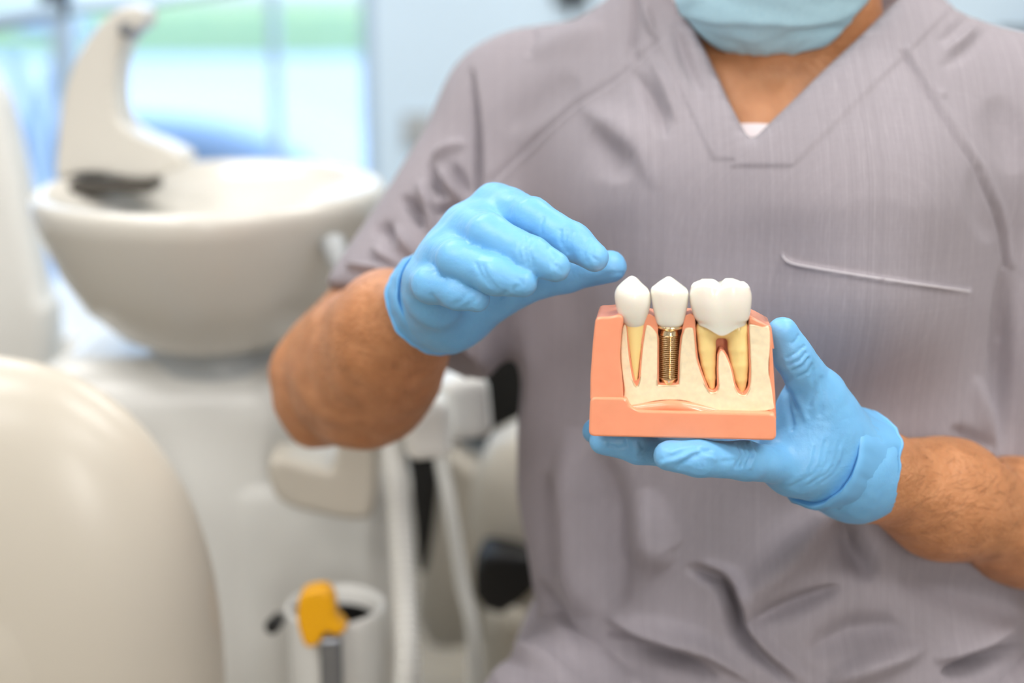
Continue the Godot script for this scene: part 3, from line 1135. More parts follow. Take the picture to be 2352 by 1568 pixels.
# ------------------------------------------------------------------ person
func person() -> void:
	var who := thing("person", "person in grey v-neck scrubs, blue gloves and face mask holding a tooth model", "person", Vector3(0.19, 0, -1.05))
	var o := who.position
	var shR := P(1215, 285, 1.165)
	var shL := P(2325, 330, 1.02)
	var elR := P(772, 862, 1.125)
	var elL := P(2500, 1248, 1.03)
	var wrR := P(1020, 684, 0.912)
	var wrL := P(1960, 1078, 0.875)
	var lat := (shL - shR).normalized()
	var fro := lat.cross(Vector3.UP).normalized()           # out of the chest
	if fro.z < 0:
		fro = -fro
	var neck0 := P(1752, 215, 1.085)
	var neck1 := P(1800, -40, 1.035)
	var chest := P(1742, 500, 1.078)
	var belly := P(1752, 1130, 1.105)
	var pelvis := Vector3(0.2, 0.60, -1.07)
	var head := P(1795, -235, 1.02)

	# ---- body
	var f := Field.new(Vector3(-0.27, 0.70, -1.33), Vector3(0.55, 1.45, -0.78), 0.006)
	f.cap(chest, belly, 0.150, 0.150, 0.0, fro, 0.62)
	f.cap(neck0 - Vector3(0, 0.05, 0), shR, 0.075, 0.052, 0.05)
	f.cap(neck0 - Vector3(0, 0.05, 0), shL, 0.075, 0.052, 0.05)
	f.cap(P(1745, 300, 1.05), P(1745, 430, 1.04), 0.062, 0.07, 0.05)
	f.cap(neck0 + Vector3(0, 0.01, -0.01), neck1, 0.066, 0.060, 0.045)
	# head: skull, face, jaw, chin, nose, ears
	var hx := Vector3(0.995, 0, -0.08).normalized()
	var hz := Vector3(0.06, -0.12, 0.99).normalized()
	var hy := hz.cross(hx)
	f.cap(head + hy * 0.05 - hz * 0.015, head + hy * 0.035 - hz * 0.03, 0.082, 0.084, 0.02, hx, 0.9)
	f.cap(head + hy * 0.03 + hz * 0.02, head - hy * 0.06 + hz * 0.03, 0.068, 0.05, 0.03)
	f.cap(head - hy * 0.075 + hz * 0.055 - hx * 0.018, head - hy * 0.075 + hz * 0.055 + hx * 0.018, 0.026, 0.026, 0.03)
	for s in [-1.0, 1.0]:
		f.cap(head - hy * 0.035 - hz * 0.005 + hx * s * 0.052, head - hy * 0.08 + hz * 0.05 + hx * s * 0.02, 0.02, 0.02, 0.025)
		f.cap(head + hy * 0.012 - hz * 0.012 + hx * s * 0.08, head - hy * 0.025 - hz * 0.008 + hx * s * 0.077, 0.012, 0.008, 0.008)
	f.cap(head + hy * 0.02 + hz * 0.084, head - hy * 0.012 + hz * 0.088, 0.008, 0.011, 0.014)
	# arms
	f.chain([shR, shR.lerp(elR, 0.5), elR], [0.055, 0.05, 0.044], 0.03)
	f.chain([shL, shL.lerp(elL, 0.5), elL], [0.055, 0.05, 0.043], 0.03)
	var dirR := (wrR - elR).normalized()
	var dirL := (wrL - elL).normalized()
	# right forearm: elbow knob and the muscle mass below it
	f.cap(P(716, 968, 1.125), P(740, 890, 1.12), 0.017, 0.026, 0.035)
	f.chain([elR, elR.lerp(wrR, 0.28) + P(795, 890, 1.1) - P(780, 885, 1.1), elR.lerp(wrR, 0.62) - Vector3(0.006, 0, 0), wrR, wrR + dirR * 0.004], [0.041, 0.048, 0.036, 0.022, 0.021], 0.03)
	f.cap(P(835, 915, 1.07), P(885, 845, 1.02), 0.032, 0.029, 0.04)
	f.chain([elL, elL.lerp(wrL, 0.3), elL.lerp(wrL, 0.65), wrL, wrL + dirL * 0.004], [0.040, 0.0375, 0.0335, 0.0245, 0.022], 0.03)
	var h := f.nets()
	h.split()
	h.relax(3)
	stamp("body nets")
	var none := Folds.new()
	none.add([[2045, 1000], [2100, 1060], [2090, 1120]], 30, 30, 0.8)
	none.add([[690, 960], [730, 990], [790, 985]], 25, 25, -2.0)
	shape(h, none, 0.0012, 28.0)
	for j in h.v.size():
		h.v[j] -= o
	obj("body", h.mesh(), M.skin, who, "tanned skin of neck and forearms")
	arm_hair(who, o, h, elL - o, wrL - o, elR - o, wrR - o)

	# ---- scrub top
	var sf := Field.new(Vector3(-0.20, 0.56, -1.38), Vector3(0.56, 1.22, -0.80), 0.0065)
	sf.cap(chest, belly, 0.196, 0.192, 0.0, fro, 0.63)
	sf.cap(belly, pelvis + Vector3(0, 0.05, 0.065), 0.192, 0.184, 0.02, fro, 0.72)
	sf.cap(P(1560, 470, 1.0), P(1600, 640, 0.995), 0.06, 0.05, 0.08)
	sf.cap(P(1960, 500, 0.955), P(1960, 640, 0.955), 0.06, 0.05, 0.08)
	sf.cap(neck0 - Vector3(0, 0.045, 0), shR, 0.098, 0.068, 0.05)
	sf.cap(neck0 - Vector3(0, 0.045, 0), shL, 0.098, 0.068, 0.05)
	sf.cap(P(1600, 60, 1.13), P(1960, 60, 1.09), 0.055, 0.055, 0.05)
	var endR := P(932, 764, 1.12)
	var sR := sf.blank()
	sR.cap(shR, shR.lerp(endR, 1.25), 0.070, 0.075, 0.0)
	sR.cut(endR, (endR - shR).normalized())
	sf.join(sR, 0.028)
	var sL := sf.blank()
	sL.cap(shL, shL.lerp(elL, 1.0), 0.072, 0.066, 0.0)
	sL.cut(shL.lerp(elL, 0.755), (elL - shL).normalized())
	sf.join(sL, 0.02)
	sf.cut(Vector3(0, 0.60, 0), Vector3.DOWN)
	# neck opening: a wedge between the two collar lines, open upwards
	var tip := P(1722, 338, 1.0)
	var nl := neck_plane([1722, 338], [1588, 55])
	var nr := -neck_plane([1722, 338], [2064, 0])
	for z in sf.nz:
		for y in sf.ny:
			var i := (z * sf.ny + y) * sf.nx
			for x in sf.nx:
				var w := sf.d[i]
				if absf(w) < 0.12:
					var p := sf.o + Vector3(x, y, z) * sf.c
					var e := minf((p - CP).dot(nl), (p - CP).dot(nr))
					e = minf(e, fro.dot(p - neck0) + 0.015)
					e = maxf(e, 0.078 - Vector2((p - neck0).dot(lat), (p - neck0).dot(fro)).length() if p.y > neck0.y - 0.02 else -1.0)
					if e > w:
						sf.d[i] = e
				i += 1
	stamp("top field")
	var t := sf.nets()
	t.split()
	t.relax(3)
	t.split()
	t.relax(2)
	stamp("top nets %d" % t.v.size())
	shape(t, top_folds(), 0.0012, 14.0, true)
	for j in t.v.size():
		t.v[j] -= o
	var top := obj("scrub_top", t.mesh(), M.cloth, who, "grey v-neck scrub top with chest pocket")
	stitching(top, sf, o)

	# ---- white shirt in the opening of the neck
	var ub := Build.new()
	var rows := []
	for y in 7:
		var row := []
		for x in 13:
			var px := 1630.0 + x * 15.0
			var py := lerpf(283.0 + 0.0006 * pow(px - 1722, 2), 420.0, y / 6.0)
			var d := find(f, px, py, 0.85, 1.2)
			row.append(P(px, py, d - 0.0025) - o)
		rows.append(row)
	ub.loft(rows, false, false, false, true)
	obj("undershirt", ub.mesh(), M.white_cloth, who, "white undershirt")

	# ---- trousers
	var tf := Field.new(Vector3(-0.22, 0.0, -1.3), Vector3(0.62, 0.76, -0.40), 0.009)
	var hips := [Vector3(0.10, 0.60, -1.04), Vector3(0.31, 0.60, -1.0)]
	var knees := [Vector3(-0.085, 0.575, -0.66), Vector3(0.47, 0.575, -0.60)]
	var feet := [Vector3(-0.09, 0.10, -0.74), Vector3(0.48, 0.10, -0.68)]
	tf.cap(pelvis - lat * 0.06, pelvis + lat * 0.06, 0.135, 0.135, 0.0)
	for j in 2:
		tf.cap(hips[j], knees[j], 0.098, 0.078, 0.04)
		tf.cap(knees[j], feet[j], 0.074, 0.058, 0.03)
	tf.cut(Vector3(0, 0.075, 0), Vector3.DOWN)
	var th := tf.nets()
	th.split()
	th.relax(2)
	var lf := Folds.new()
	lf.add([[1100, 1490], [1160, 1506], [1230, 1535], [1300, 1580]], 12, 18, -6)
	lf.add([[1085, 1470], [1170, 1478], [1260, 1515], [1330, 1568]], 14, 14, 5)
	lf.add([[1240, 1390], [1290, 1450], [1350, 1540]], 16, 16, 4)
	lf.add([[1060, 1540], [1110, 1560], [1160, 1600]], 12, 16, -5)
	shape(th, lf, 0.003, 9.0)
	for j in th.v.size():
		th.v[j] -= o
	obj("trousers", th.mesh(), M.cloth, who)
	for j in 2:
		var sb := Build.new()
		var ft: Vector3 = feet[j]
		sb.rbox(Transform3D(Basis(), Vector3(ft.x, 0.045, ft.z + 0.05) - o), Vector3(0.095, 0.09, 0.27), 0.035, 4)
		obj("shoe", sb.mesh(), M.white_cloth, who)

	# ---- head wear
	mask(who, o, f)
	head_details(who, o, head, hx, hy, hz)
	stamp("clothes")
	right_glove(who, o, wrR, elR)
	stamp("right glove")
	left_glove(who, o, wrL, elL)
	stool(pelvis)

func stool(pelvis: Vector3) -> void:
	var s := thing("stool", "round black swivel stool under the seated dentist", "stool", Vector3(pelvis.x, 0, pelvis.z))
	var b := Build.new()
	b.lathe([[0.0, 0.4], [0.17, 0.4], [0.19, 0.42], [0.19, 0.455], [0.17, 0.47], [0.0, 0.472]], 40)
	obj("seat", b.mesh(), M.black_vinyl, s)
	b = Build.new()
	b.lathe([[0.03, 0.08], [0.03, 0.25], [0.022, 0.25], [0.022, 0.4]], 20)
	obj("pole", b.mesh(), M.steel, s)
	for j in 5:
		var a := TAU * j / 5
		var d := Vector3(cos(a), 0, sin(a))
		var lb := Build.new()
		lb.tube([Vector3(0, 0.09, 0), d * 0.12 + Vector3(0, 0.085, 0), d * 0.27 + Vector3(0, 0.06, 0)], [0.02, 0.018, 0.014], 10)
		var leg := obj("leg", lb.mesh(), M.steel, s)
		var cb := Build.new()
		cb.lathe([[0.0, -0.012], [0.026, -0.012], [0.028, 0.0], [0.026, 0.012], [0.0, 0.012]], 16, Transform3D(Basis(d, PI / 2), d * 0.27 + Vector3(0, 0.028, 0)))
		obj("caster", cb.mesh(), M.dark, leg)

func neck_plane(a: Array, b: Array) -> Vector3:
	var u := P(a[0], a[1], 1.0) - CP
	var w := P(b[0], b[1], 1.0) - CP
	return u.cross(w).normalized()

func find(f: Field, px: float, py: float, d0: float, d1: float) -> float:
	var d := d0
	while d < d1:
		var e := f.at(P(px, py, d))
		if e < 0.0004:
			return d
		d += clampf(e * 0.7, 0.0006, 0.03)
	return d1

# raised collar band and pocket of the scrub top
func top_band(q: Vector2) -> float:
	var e := 0.0
	# distance from the two collar lines
	var a := Vector2(1722, 338)
	var r := (Vector2(2064, 0) - a).normalized()
	var dr := (q - a).cross(r) * -1.0
	var l := (Vector2(1588, 55) - a).normalized()
	var dl := (q - a).cross(l)
	if q.y < 385 and q.y > -60:
		if q.x > 1712 - maxf(0.0, q.y - 330) * 0.6 and dr > -30 and dr < 140:
			e = maxf(e, 0.0014 * smoothstep(106, 95, dr) * smoothstep(386, 378, q.y))
		elif q.x < 1760 and dl > -30 and dl < 130:
			e = maxf(e, 0.0012 * smoothstep(93, 82, dl) * smoothstep(372, 362, q.y))
	# pocket, set on at a slight slant
	var top := 600.0 + (q.x - 1795.0) * 0.163 - 6.0 * smoothstep(1840, 1795, q.x)
	if q.x > 1770 and q.x < 2240 and q.y > top - 12 and q.y < 1080:
		var right := 2226.0 - (q.y - 668.0) * 0.06
		var left := 1795.0 - (q.y - 590.0) * 0.12
		e += 0.0016 * smoothstep(top - 2, top + 3, q.y) * smoothstep(right + 4, right - 8, q.x) * smoothstep(left - 20, left + 20, q.x) * smoothstep(1050, 1044, q.y)
	return e

func top_folds() -> Folds:
	var f := Folds.new()
	f.scale = 2.2
	# belly
	f.add([[1571, 1306], [1648, 1334], [1681, 1394], [1692, 1449], [1736, 1504], [1823, 1575]], 26, 15, -12)
	f.add([[1600, 1290], [1680, 1320], [1715, 1390], [1725, 1440], [1775, 1500], [1860, 1568]], 18, 30, 6)
	f.add([[1714, 1430], [1774, 1402], [1856, 1369], [1930, 1345]], 14, 26, -6)
	f.add([[1692, 1394], [1760, 1340], [1829, 1270], [1884, 1200], [1925, 1172]], 45, 45, 9)
	f.add([[1930, 1190], [1960, 1260], [2010, 1330]], 30, 40, -8)
	f.add([[1385, 1412], [1472, 1446], [1554, 1470], [1637, 1499], [1730, 1568]], 26, 18, 8)
	f.add([[1385, 1460], [1470, 1492], [1560, 1515], [1650, 1560]], 18, 30, -9)
	f.add([[1390, 1545], [1470, 1560], [1560, 1600]], 16, 24, 6)
	f.add([[1238, 1330], [1272, 1420], [1325, 1500], [1430, 1580]], 20, 24, -10)
	f.add([[1380, 1030], [1385, 1160], [1400, 1300], [1420, 1400]], 55, 60, -9)
	f.add([[1310, 980], [1315, 1150], [1325, 1300], [1345, 1420]], 50, 50, 8)
	f.add([[1260, 1080], [1270, 1220], [1290, 1340]], 30, 40, -6)
	f.add([[1480, 1120], [1500, 1250], [1540, 1300]], 40, 50, 7)
	f.add([[2159, 1546], [2240, 1520], [2352, 1484]], 12, 22, -8)
	f.add([[2140, 1518], [2240, 1475], [2352, 1420]], 26, 16, 6)
	f.add([[1850, 1500], [1960, 1450], [2080, 1440]], 34, 40, -6)
	f.add([[1900, 1568], [2020, 1520], [2130, 1480]], 30, 30, 6)
	f.add([[2060, 1330], [2200, 1360], [2330, 1400]], 40, 40, -5)
	f.scale = 0.95
	# chest and shoulder of the far side
	f.add([[1330, 240], [1385, 275], [1430, 315], [1470, 345], [1505, 440]], 44, 30, 7)
	f.add([[1355, 300], [1400, 350], [1430, 420]], 40, 40, -6)
	f.add([[1448, 160], [1487, 214], [1512, 262], [1525, 320]], 22, 18, -7)
	f.add([[1492, 120], [1530, 200], [1556, 280]], 16, 18, 5)
	f.add([[1546, 60], [1573, 138], [1612, 220]], 18, 14, -6)
	f.add([[1450, 105], [1452, 125], [1455, 150]], 12, 12, -4)
	f.add([[1462, -20], [1456, 40], [1450, 100]], 9, 9, -6)
	f.add([[1485, 10], [1492, 50], [1502, 85]], 11, 11, 5)
	f.add([[1508, 95], [1426, 171], [1319, 239], [1221, 327], [1128, 418]], 6, 8, -2.6)
	f.add([[1512, 104], [1430, 181], [1324, 249], [1227, 337], [1138, 425]], 7, 7, 1.2)
	f.add([[1200, 130], [1290, 90], [1390, 60]], 30, 30, 5)
	f.add([[1225, 70], [1228, 90], [1216, 120]], 8, 8, -3)
	f.add([[1150, 300], [1250, 230], [1330, 180]], 40, 40, -4)
	f.scale = 1.45
	# sleeve head seam and sleeve creases
	f.add([[1087, 170], [1088, 230], [1090, 291], [1097, 387], [1103, 460], [1110, 600]], 10, 8, -8)
	f.add([[985, 372], [1002, 425], [1030, 456]], 13, 11, -9)
	f.add([[1004, 385], [1030, 430], [1068, 474]], 10, 10, 7)
	f.add([[1030, 370], [1055, 410], [1082, 452]], 14, 12, -7)
	f.add([[990, 366], [1030, 345], [1075, 326]], 14, 12, 6)
	f.add([[918, 452], [955, 482], [974, 530]], 16, 14, -10)
	f.add([[962, 410], [982, 470], [1000, 560]], 12, 14, 7)
	f.add([[984, 490], [1020, 480], [1058, 474]], 11, 12, -6)
	f.add([[856, 540], [892, 524], [908, 568]], 15, 13, -8)
	f.add([[885, 500], [930, 560], [960, 600]], 14, 14, 6)
	f.add([[862, 560], [878, 590], [920, 610]], 12, 12, 6)
	f.add([[825, 655], [870, 648], [915, 640]], 8, 12, -5)
	f.add([[812, 612], [860, 622], [915, 630]], 11, 9, 6)
	f.add([[1060, 700], [1075, 760], [1090, 830]], 12, 12, -4)
	f.scale = 0.95
	# shoulder seam on the near side
	f.add([[2072, 122], [2107, 172], [2153, 253], [2203, 333], [2245, 394], [2283, 478], [2298, 536], [2308, 610]], 6, 5, -2.6)
	f.add([[2086, 118], [2121, 168], [2167, 249], [2217, 329], [2259, 390], [2297, 474], [2312, 532], [2322, 606]], 9, 9, 2.0)
	f.add([[2240, 26], [2200, 66], [2150, 100]], 14, 14, -3)
	f.add([[2280, 60], [2222, 113], [2155, 160]], 15, 15, -3)
	f.add([[2248, 52], [2210, 90], [2168, 122]], 12, 12, 3)
	f.add([[2280, 220], [2310, 300], [2330, 400]], 40, 44, -5)
	f.add([[2150, 222], [2162, 216], [2178, 214]], 10, 10, 1.5)
	f.add([[2300, 600], [2292, 760], [2288, 900], [2298, 1040]], 26, 14, -12)
	f.add([[2240, 860], [2265, 950], [2290, 1030]], 22, 20, 6)
	f.add([[2180, 980], [2230, 1010], [2280, 1030]], 20, 22, -6)
	f.add([[2230, 380], [2250, 480], [2270, 560]], 30, 24, -4)
	# edge of the pocket hem
	f.add([[1797, 588], [1808, 600], [1830, 608], [1900, 620], [2000, 637], [2100, 652], [2226, 670]], 4, 4, 1.6)
	f.add([[2226, 668], [2222, 700], [2216, 760]], 4, 4, 0.8)
	return f

# the light line of stitches along the pocket and collar
func stitching(top: Node3D, sf: Field, o: Vector3) -> void:
	for line in [[[1797, 586], [1806, 598], [1826, 607], [1880, 617], [1960, 630], [2050, 644], [2140, 657], [2226, 669]]]:
		var c := []
		for q in line:
			c.append(Vector3(q[0], q[1], 0))
		var path := []
		for q in curve(c, 8):
			var d := find(sf, q.x, q.y, 0.8, 1.2)
			path.append(P(q.x, q.y, d - 0.003) - o)
		var b := Build.new()
		b.tube(path, [0.0006], 6)
		obj("pocket_seam", b.mesh(), M.cloth_light, top)

func arm_hair(who: Node3D, _o: Vector3, h: Hide, eL: Vector3, wL: Vector3, eR: Vector3, wR: Vector3) -> void:
	var r := RandomNumberGenerator.new()
	r.seed = 9
	var b := Build.new()
	h.normals()
	for e in [[eL, wL, 1700], [eR, wR, 700]]:
		var ax: Vector3 = e[1] - e[0]
		var cand := []
		for j in h.v.size():
			var t: float = (h.v[j] - e[0]).dot(ax) / ax.length_squared()
			if t > 0.1 and t < 0.88 and (h.v[j] - e[0] - ax * t).length() < 0.07:
				cand.append(j)
		for k in e[2]:
			if cand.is_empty():
				break
			var j: int = cand[r.randi() % cand.size()]
			var p := h.v[j] + Vector3(r.randf_range(-0.002, 0.002), r.randf_range(-0.002, 0.002), r.randf_range(-0.002, 0.002))
			var nn := h.n[j]
			p += nn * (h.v[j] - p).dot(nn)
			var dir := (ax.normalized() * 0.7 + Vector3(r.randf_range(-0.3, 0.3), r.randf_range(-0.7, 0.1), r.randf_range(-0.3, 0.3)))
			dir = (dir - nn * dir.dot(nn)).normalized()
			var l := r.randf_range(0.006, 0.013)
			var w := dir.cross(nn).normalized() * 0.00008
			var q0 := p
			var q1 := p + dir * l * 0.5 + nn * 0.0014
			var q2 := p + dir * l + nn * 0.0012
			var base := b.v.size()
			for q in [q0 - w, q0 + w, q1 - w, q1 + w, q2]:
				b.v.append(q)
				b.n.append(nn)
			b.tri(base, base + 1, base + 3)
			b.tri(base, base + 3, base + 2)
			b.tri(base + 2, base + 3, base + 4)
	obj("arm_hair", b.mesh(), M.forearm_hair, who, "short dark hair on the forearms", "", "", "stuff")

func mask(who: Node3D, o: Vector3, _f: Field) -> void:
	var c := P(1772, -104, 0.985)
	var b := Build.new()
	var rows := []
	var ny := 64
	var nx := 56
	for y in ny + 1:
		var v := float(y) / ny
		var row := []
		for x in nx + 1:
			var u := float(x) / nx * 2.0 - 1.0
			var el := lerpf(-1.28, 0.72, v)                      # from under the chin up to the nose
			var az := u * lerpf(1.15, 1.5, smoothstep(0.0, 0.45, v))
			var rx := 0.0735
			var ry := 0.0745 if el < 0 else 0.062
			var rz := 0.072 + 0.016 * smoothstep(-0.5, 0.35, el) * exp(-az * az * 2.2)
			# three pleats run across; they close towards the ends
			var pl := 0.0
			for k in 3:
				var at := 0.30 + 0.19 * k + 0.03 * u * u
				var s := (v - at) * 30.0
				pl += 0.0036 * (1.0 / (1.0 + exp(-s * 5.0))) * exp(-maxf(s, 0.0) * 0.55) * (1.0 - 0.3 * u * u)
			var wr := NA.get_noise_3d(u * 1.2 + 4.0, v * 2.6, 2.0) * 0.004
			wr += -0.0024 * exp(-pow((v - 0.24 - 0.16 * (u - 0.1)) * 26.0, 2)) * smoothstep(-0.15, 0.2, u)
			var dir := Vector3(sin(az) * cos(el), sin(el), cos(az) * cos(el))
			var p := Vector3(dir.x * rx, dir.y * ry, dir.z * rz)
			p += dir * (pl + wr)
			row.append(c - o + p.rotated(Vector3.FORWARD, 0.03))
		rows.append(row)
	b.loft(rows, false)
	# inner side
	var inner := []
	for r in rows:
		var q := []
		for p in r:
			q.append(p + (c - o - p).normalized() * 0.0016)
		inner.append(q)
	b.loft(inner, false, false, false, true)
	var m := obj("face_mask", b.mesh(), M.mask, who, "light blue pleated surgical mask")
	for s in [0, nx]:
		var a: Vector3 = rows[26][s]
		var e: Vector3 = rows[60][s]
		var side := -1.0 if s == 0 else 1.0
		var back := c - o + Vector3(side * 0.085, 0.10, -0.075)
		var tb := Build.new()
		tb.tube(curve([a, a.lerp(back, 0.6) + Vector3(side * 0.006, 0.01, 0), back, e.lerp(back, 0.6) + Vector3(side * 0.004, 0.02, 0), e], 6), [0.0014], 6)
		obj("ear_loop", tb.mesh(), M.white_cloth, m)

func head_details(who: Node3D, o: Vector3, head: Vector3, hx: Vector3, hy: Vector3, hz: Vector3) -> void:
	var t := Transform3D(Basis(hx, hy, hz), head - o)
	for s in [-1.0, 1.0]:
		var b := Build.new()
		b.lathe(ball(0.0115), 20, t.translated_local(Vector3(s * 0.031, 0.022, 0.0685)))
		var e := obj("eye", b.mesh(), M.eye_white, who)
		b = Build.new()
		b.lathe(ball(0.0062), 16, t.translated_local(Vector3(s * 0.031, 0.0205, 0.0748)))
		obj("iris", b.mesh(), M.iris, e)
		b = Build.new()
		b.tube(curve([t * Vector3(s * 0.014, 0.043, 0.088), t * Vector3(s * 0.032, 0.049, 0.084), t * Vector3(s * 0.05, 0.043, 0.070)], 5), [0.0035], 8)
		obj("eyebrow", b.mesh(), M.hair, who)
	var hf := Field.new(head - Vector3(0.12, 0.09, 0.15), head + Vector3(0.12, 0.17, 0.12), 0.007)
	hf.cap(head + hy * 0.062 - hz * 0.02, head + hy * 0.035 - hz * 0.037, 0.086, 0.089, 0.02, hx, 0.92)
	hf.cap(head - hy * 0.02 - hz * 0.045, head + hy * 0.02 - hz * 0.05, 0.065, 0.08, 0.03, hx, 0.95)
	hf.cut(head + hz * 0.052 + hy * 0.06, (hz - hy * 0.35).normalized())
	var h := hf.nets()
	h.split()
	h.relax(3)
	for j in h.v.size():
		h.v[j] += h.n[j] * 0.0 if h.n.size() == h.v.size() else Vector3.ZERO
		h.v[j] -= o
	obj("hair", h.mesh(), M.hair, who, "short dark hair")

func ball(r: float) -> Array:
	var a := []
	for j in 11:
		var t := PI * j / 10.0 - PI / 2
		a.append([maxf(0.0, r * cos(t)), r * sin(t)])
	return a

# ------------------------------------------------------------------ gloves
func bones(a: Array) -> Array:
	var out := []
	for q in a:
		out.append(V(q))
	return out

func glove_hand(lo: Vector3, hi: Vector3, palm: Array, fingers: Array, k: float, folds: Folds, amp: float) -> Hide:
	var f := Field.new(lo, hi, 0.0019)
	for q in palm:
		f.cap(q[0], q[1], q[2], q[3], q[4])
	var all := f.blank()
	for g in fingers:
		var one := f.blank()
		one.chain(bones(g[0]), g[1], 0.004)
		all.lower(one)
	f.join(all, k)
	var h := f.nets()
	h.split()
	h.relax(2)
	shape(h, folds, amp, 75.0)
	return h

func cuff(parent: Node3D, o: Vector3, at: Vector3, dir: Vector3, wide: Vector3, ra: float, rb: float, prof: Array, seed_: float) -> void:
	var w := (wide - dir * wide.dot(dir)).normalized()
	var u := dir.cross(w)
	var rows := []
	var n := 96
	for q in prof:
		var row := []
		for j in n:
			var a := TAU * j / n
			var c := Vector3(cos(a) * 1.4, sin(a) * 1.4, q[0] * 60.0 + seed_)
			var wob: float = NA.get_noise_3dv(c) * q[2] + NA.get_noise_3d(cos(a) * 2.6, sin(a) * 2.6, q[0] * 45.0 + seed_) * q[2] * 0.5
			row.append(at - o + dir * (q[0] + NA.get_noise_3d(cos(a) * 1.1, sin(a) * 1.1, seed_ + 9.0) * q[2] * 0.9) + w * cos(a) * (ra + q[1] + wob) + u * sin(a) * (rb + q[1] + wob))
		rows.append(row)
	var b := Build.new()
	b.loft(rows, true, false, false)
	var c := obj("cuff", b.mesh(), M.glove_cuff, parent, "rolled thin blue cuff")
	var last: Array = rows[rows.size() - 1]
	var path := last.duplicate()
	path.append(last[0])
	b = Build.new()
	b.tube(path, [0.0011], 8, false)
	obj("cuff_bead", b.mesh(), M.glove_cuff, c)

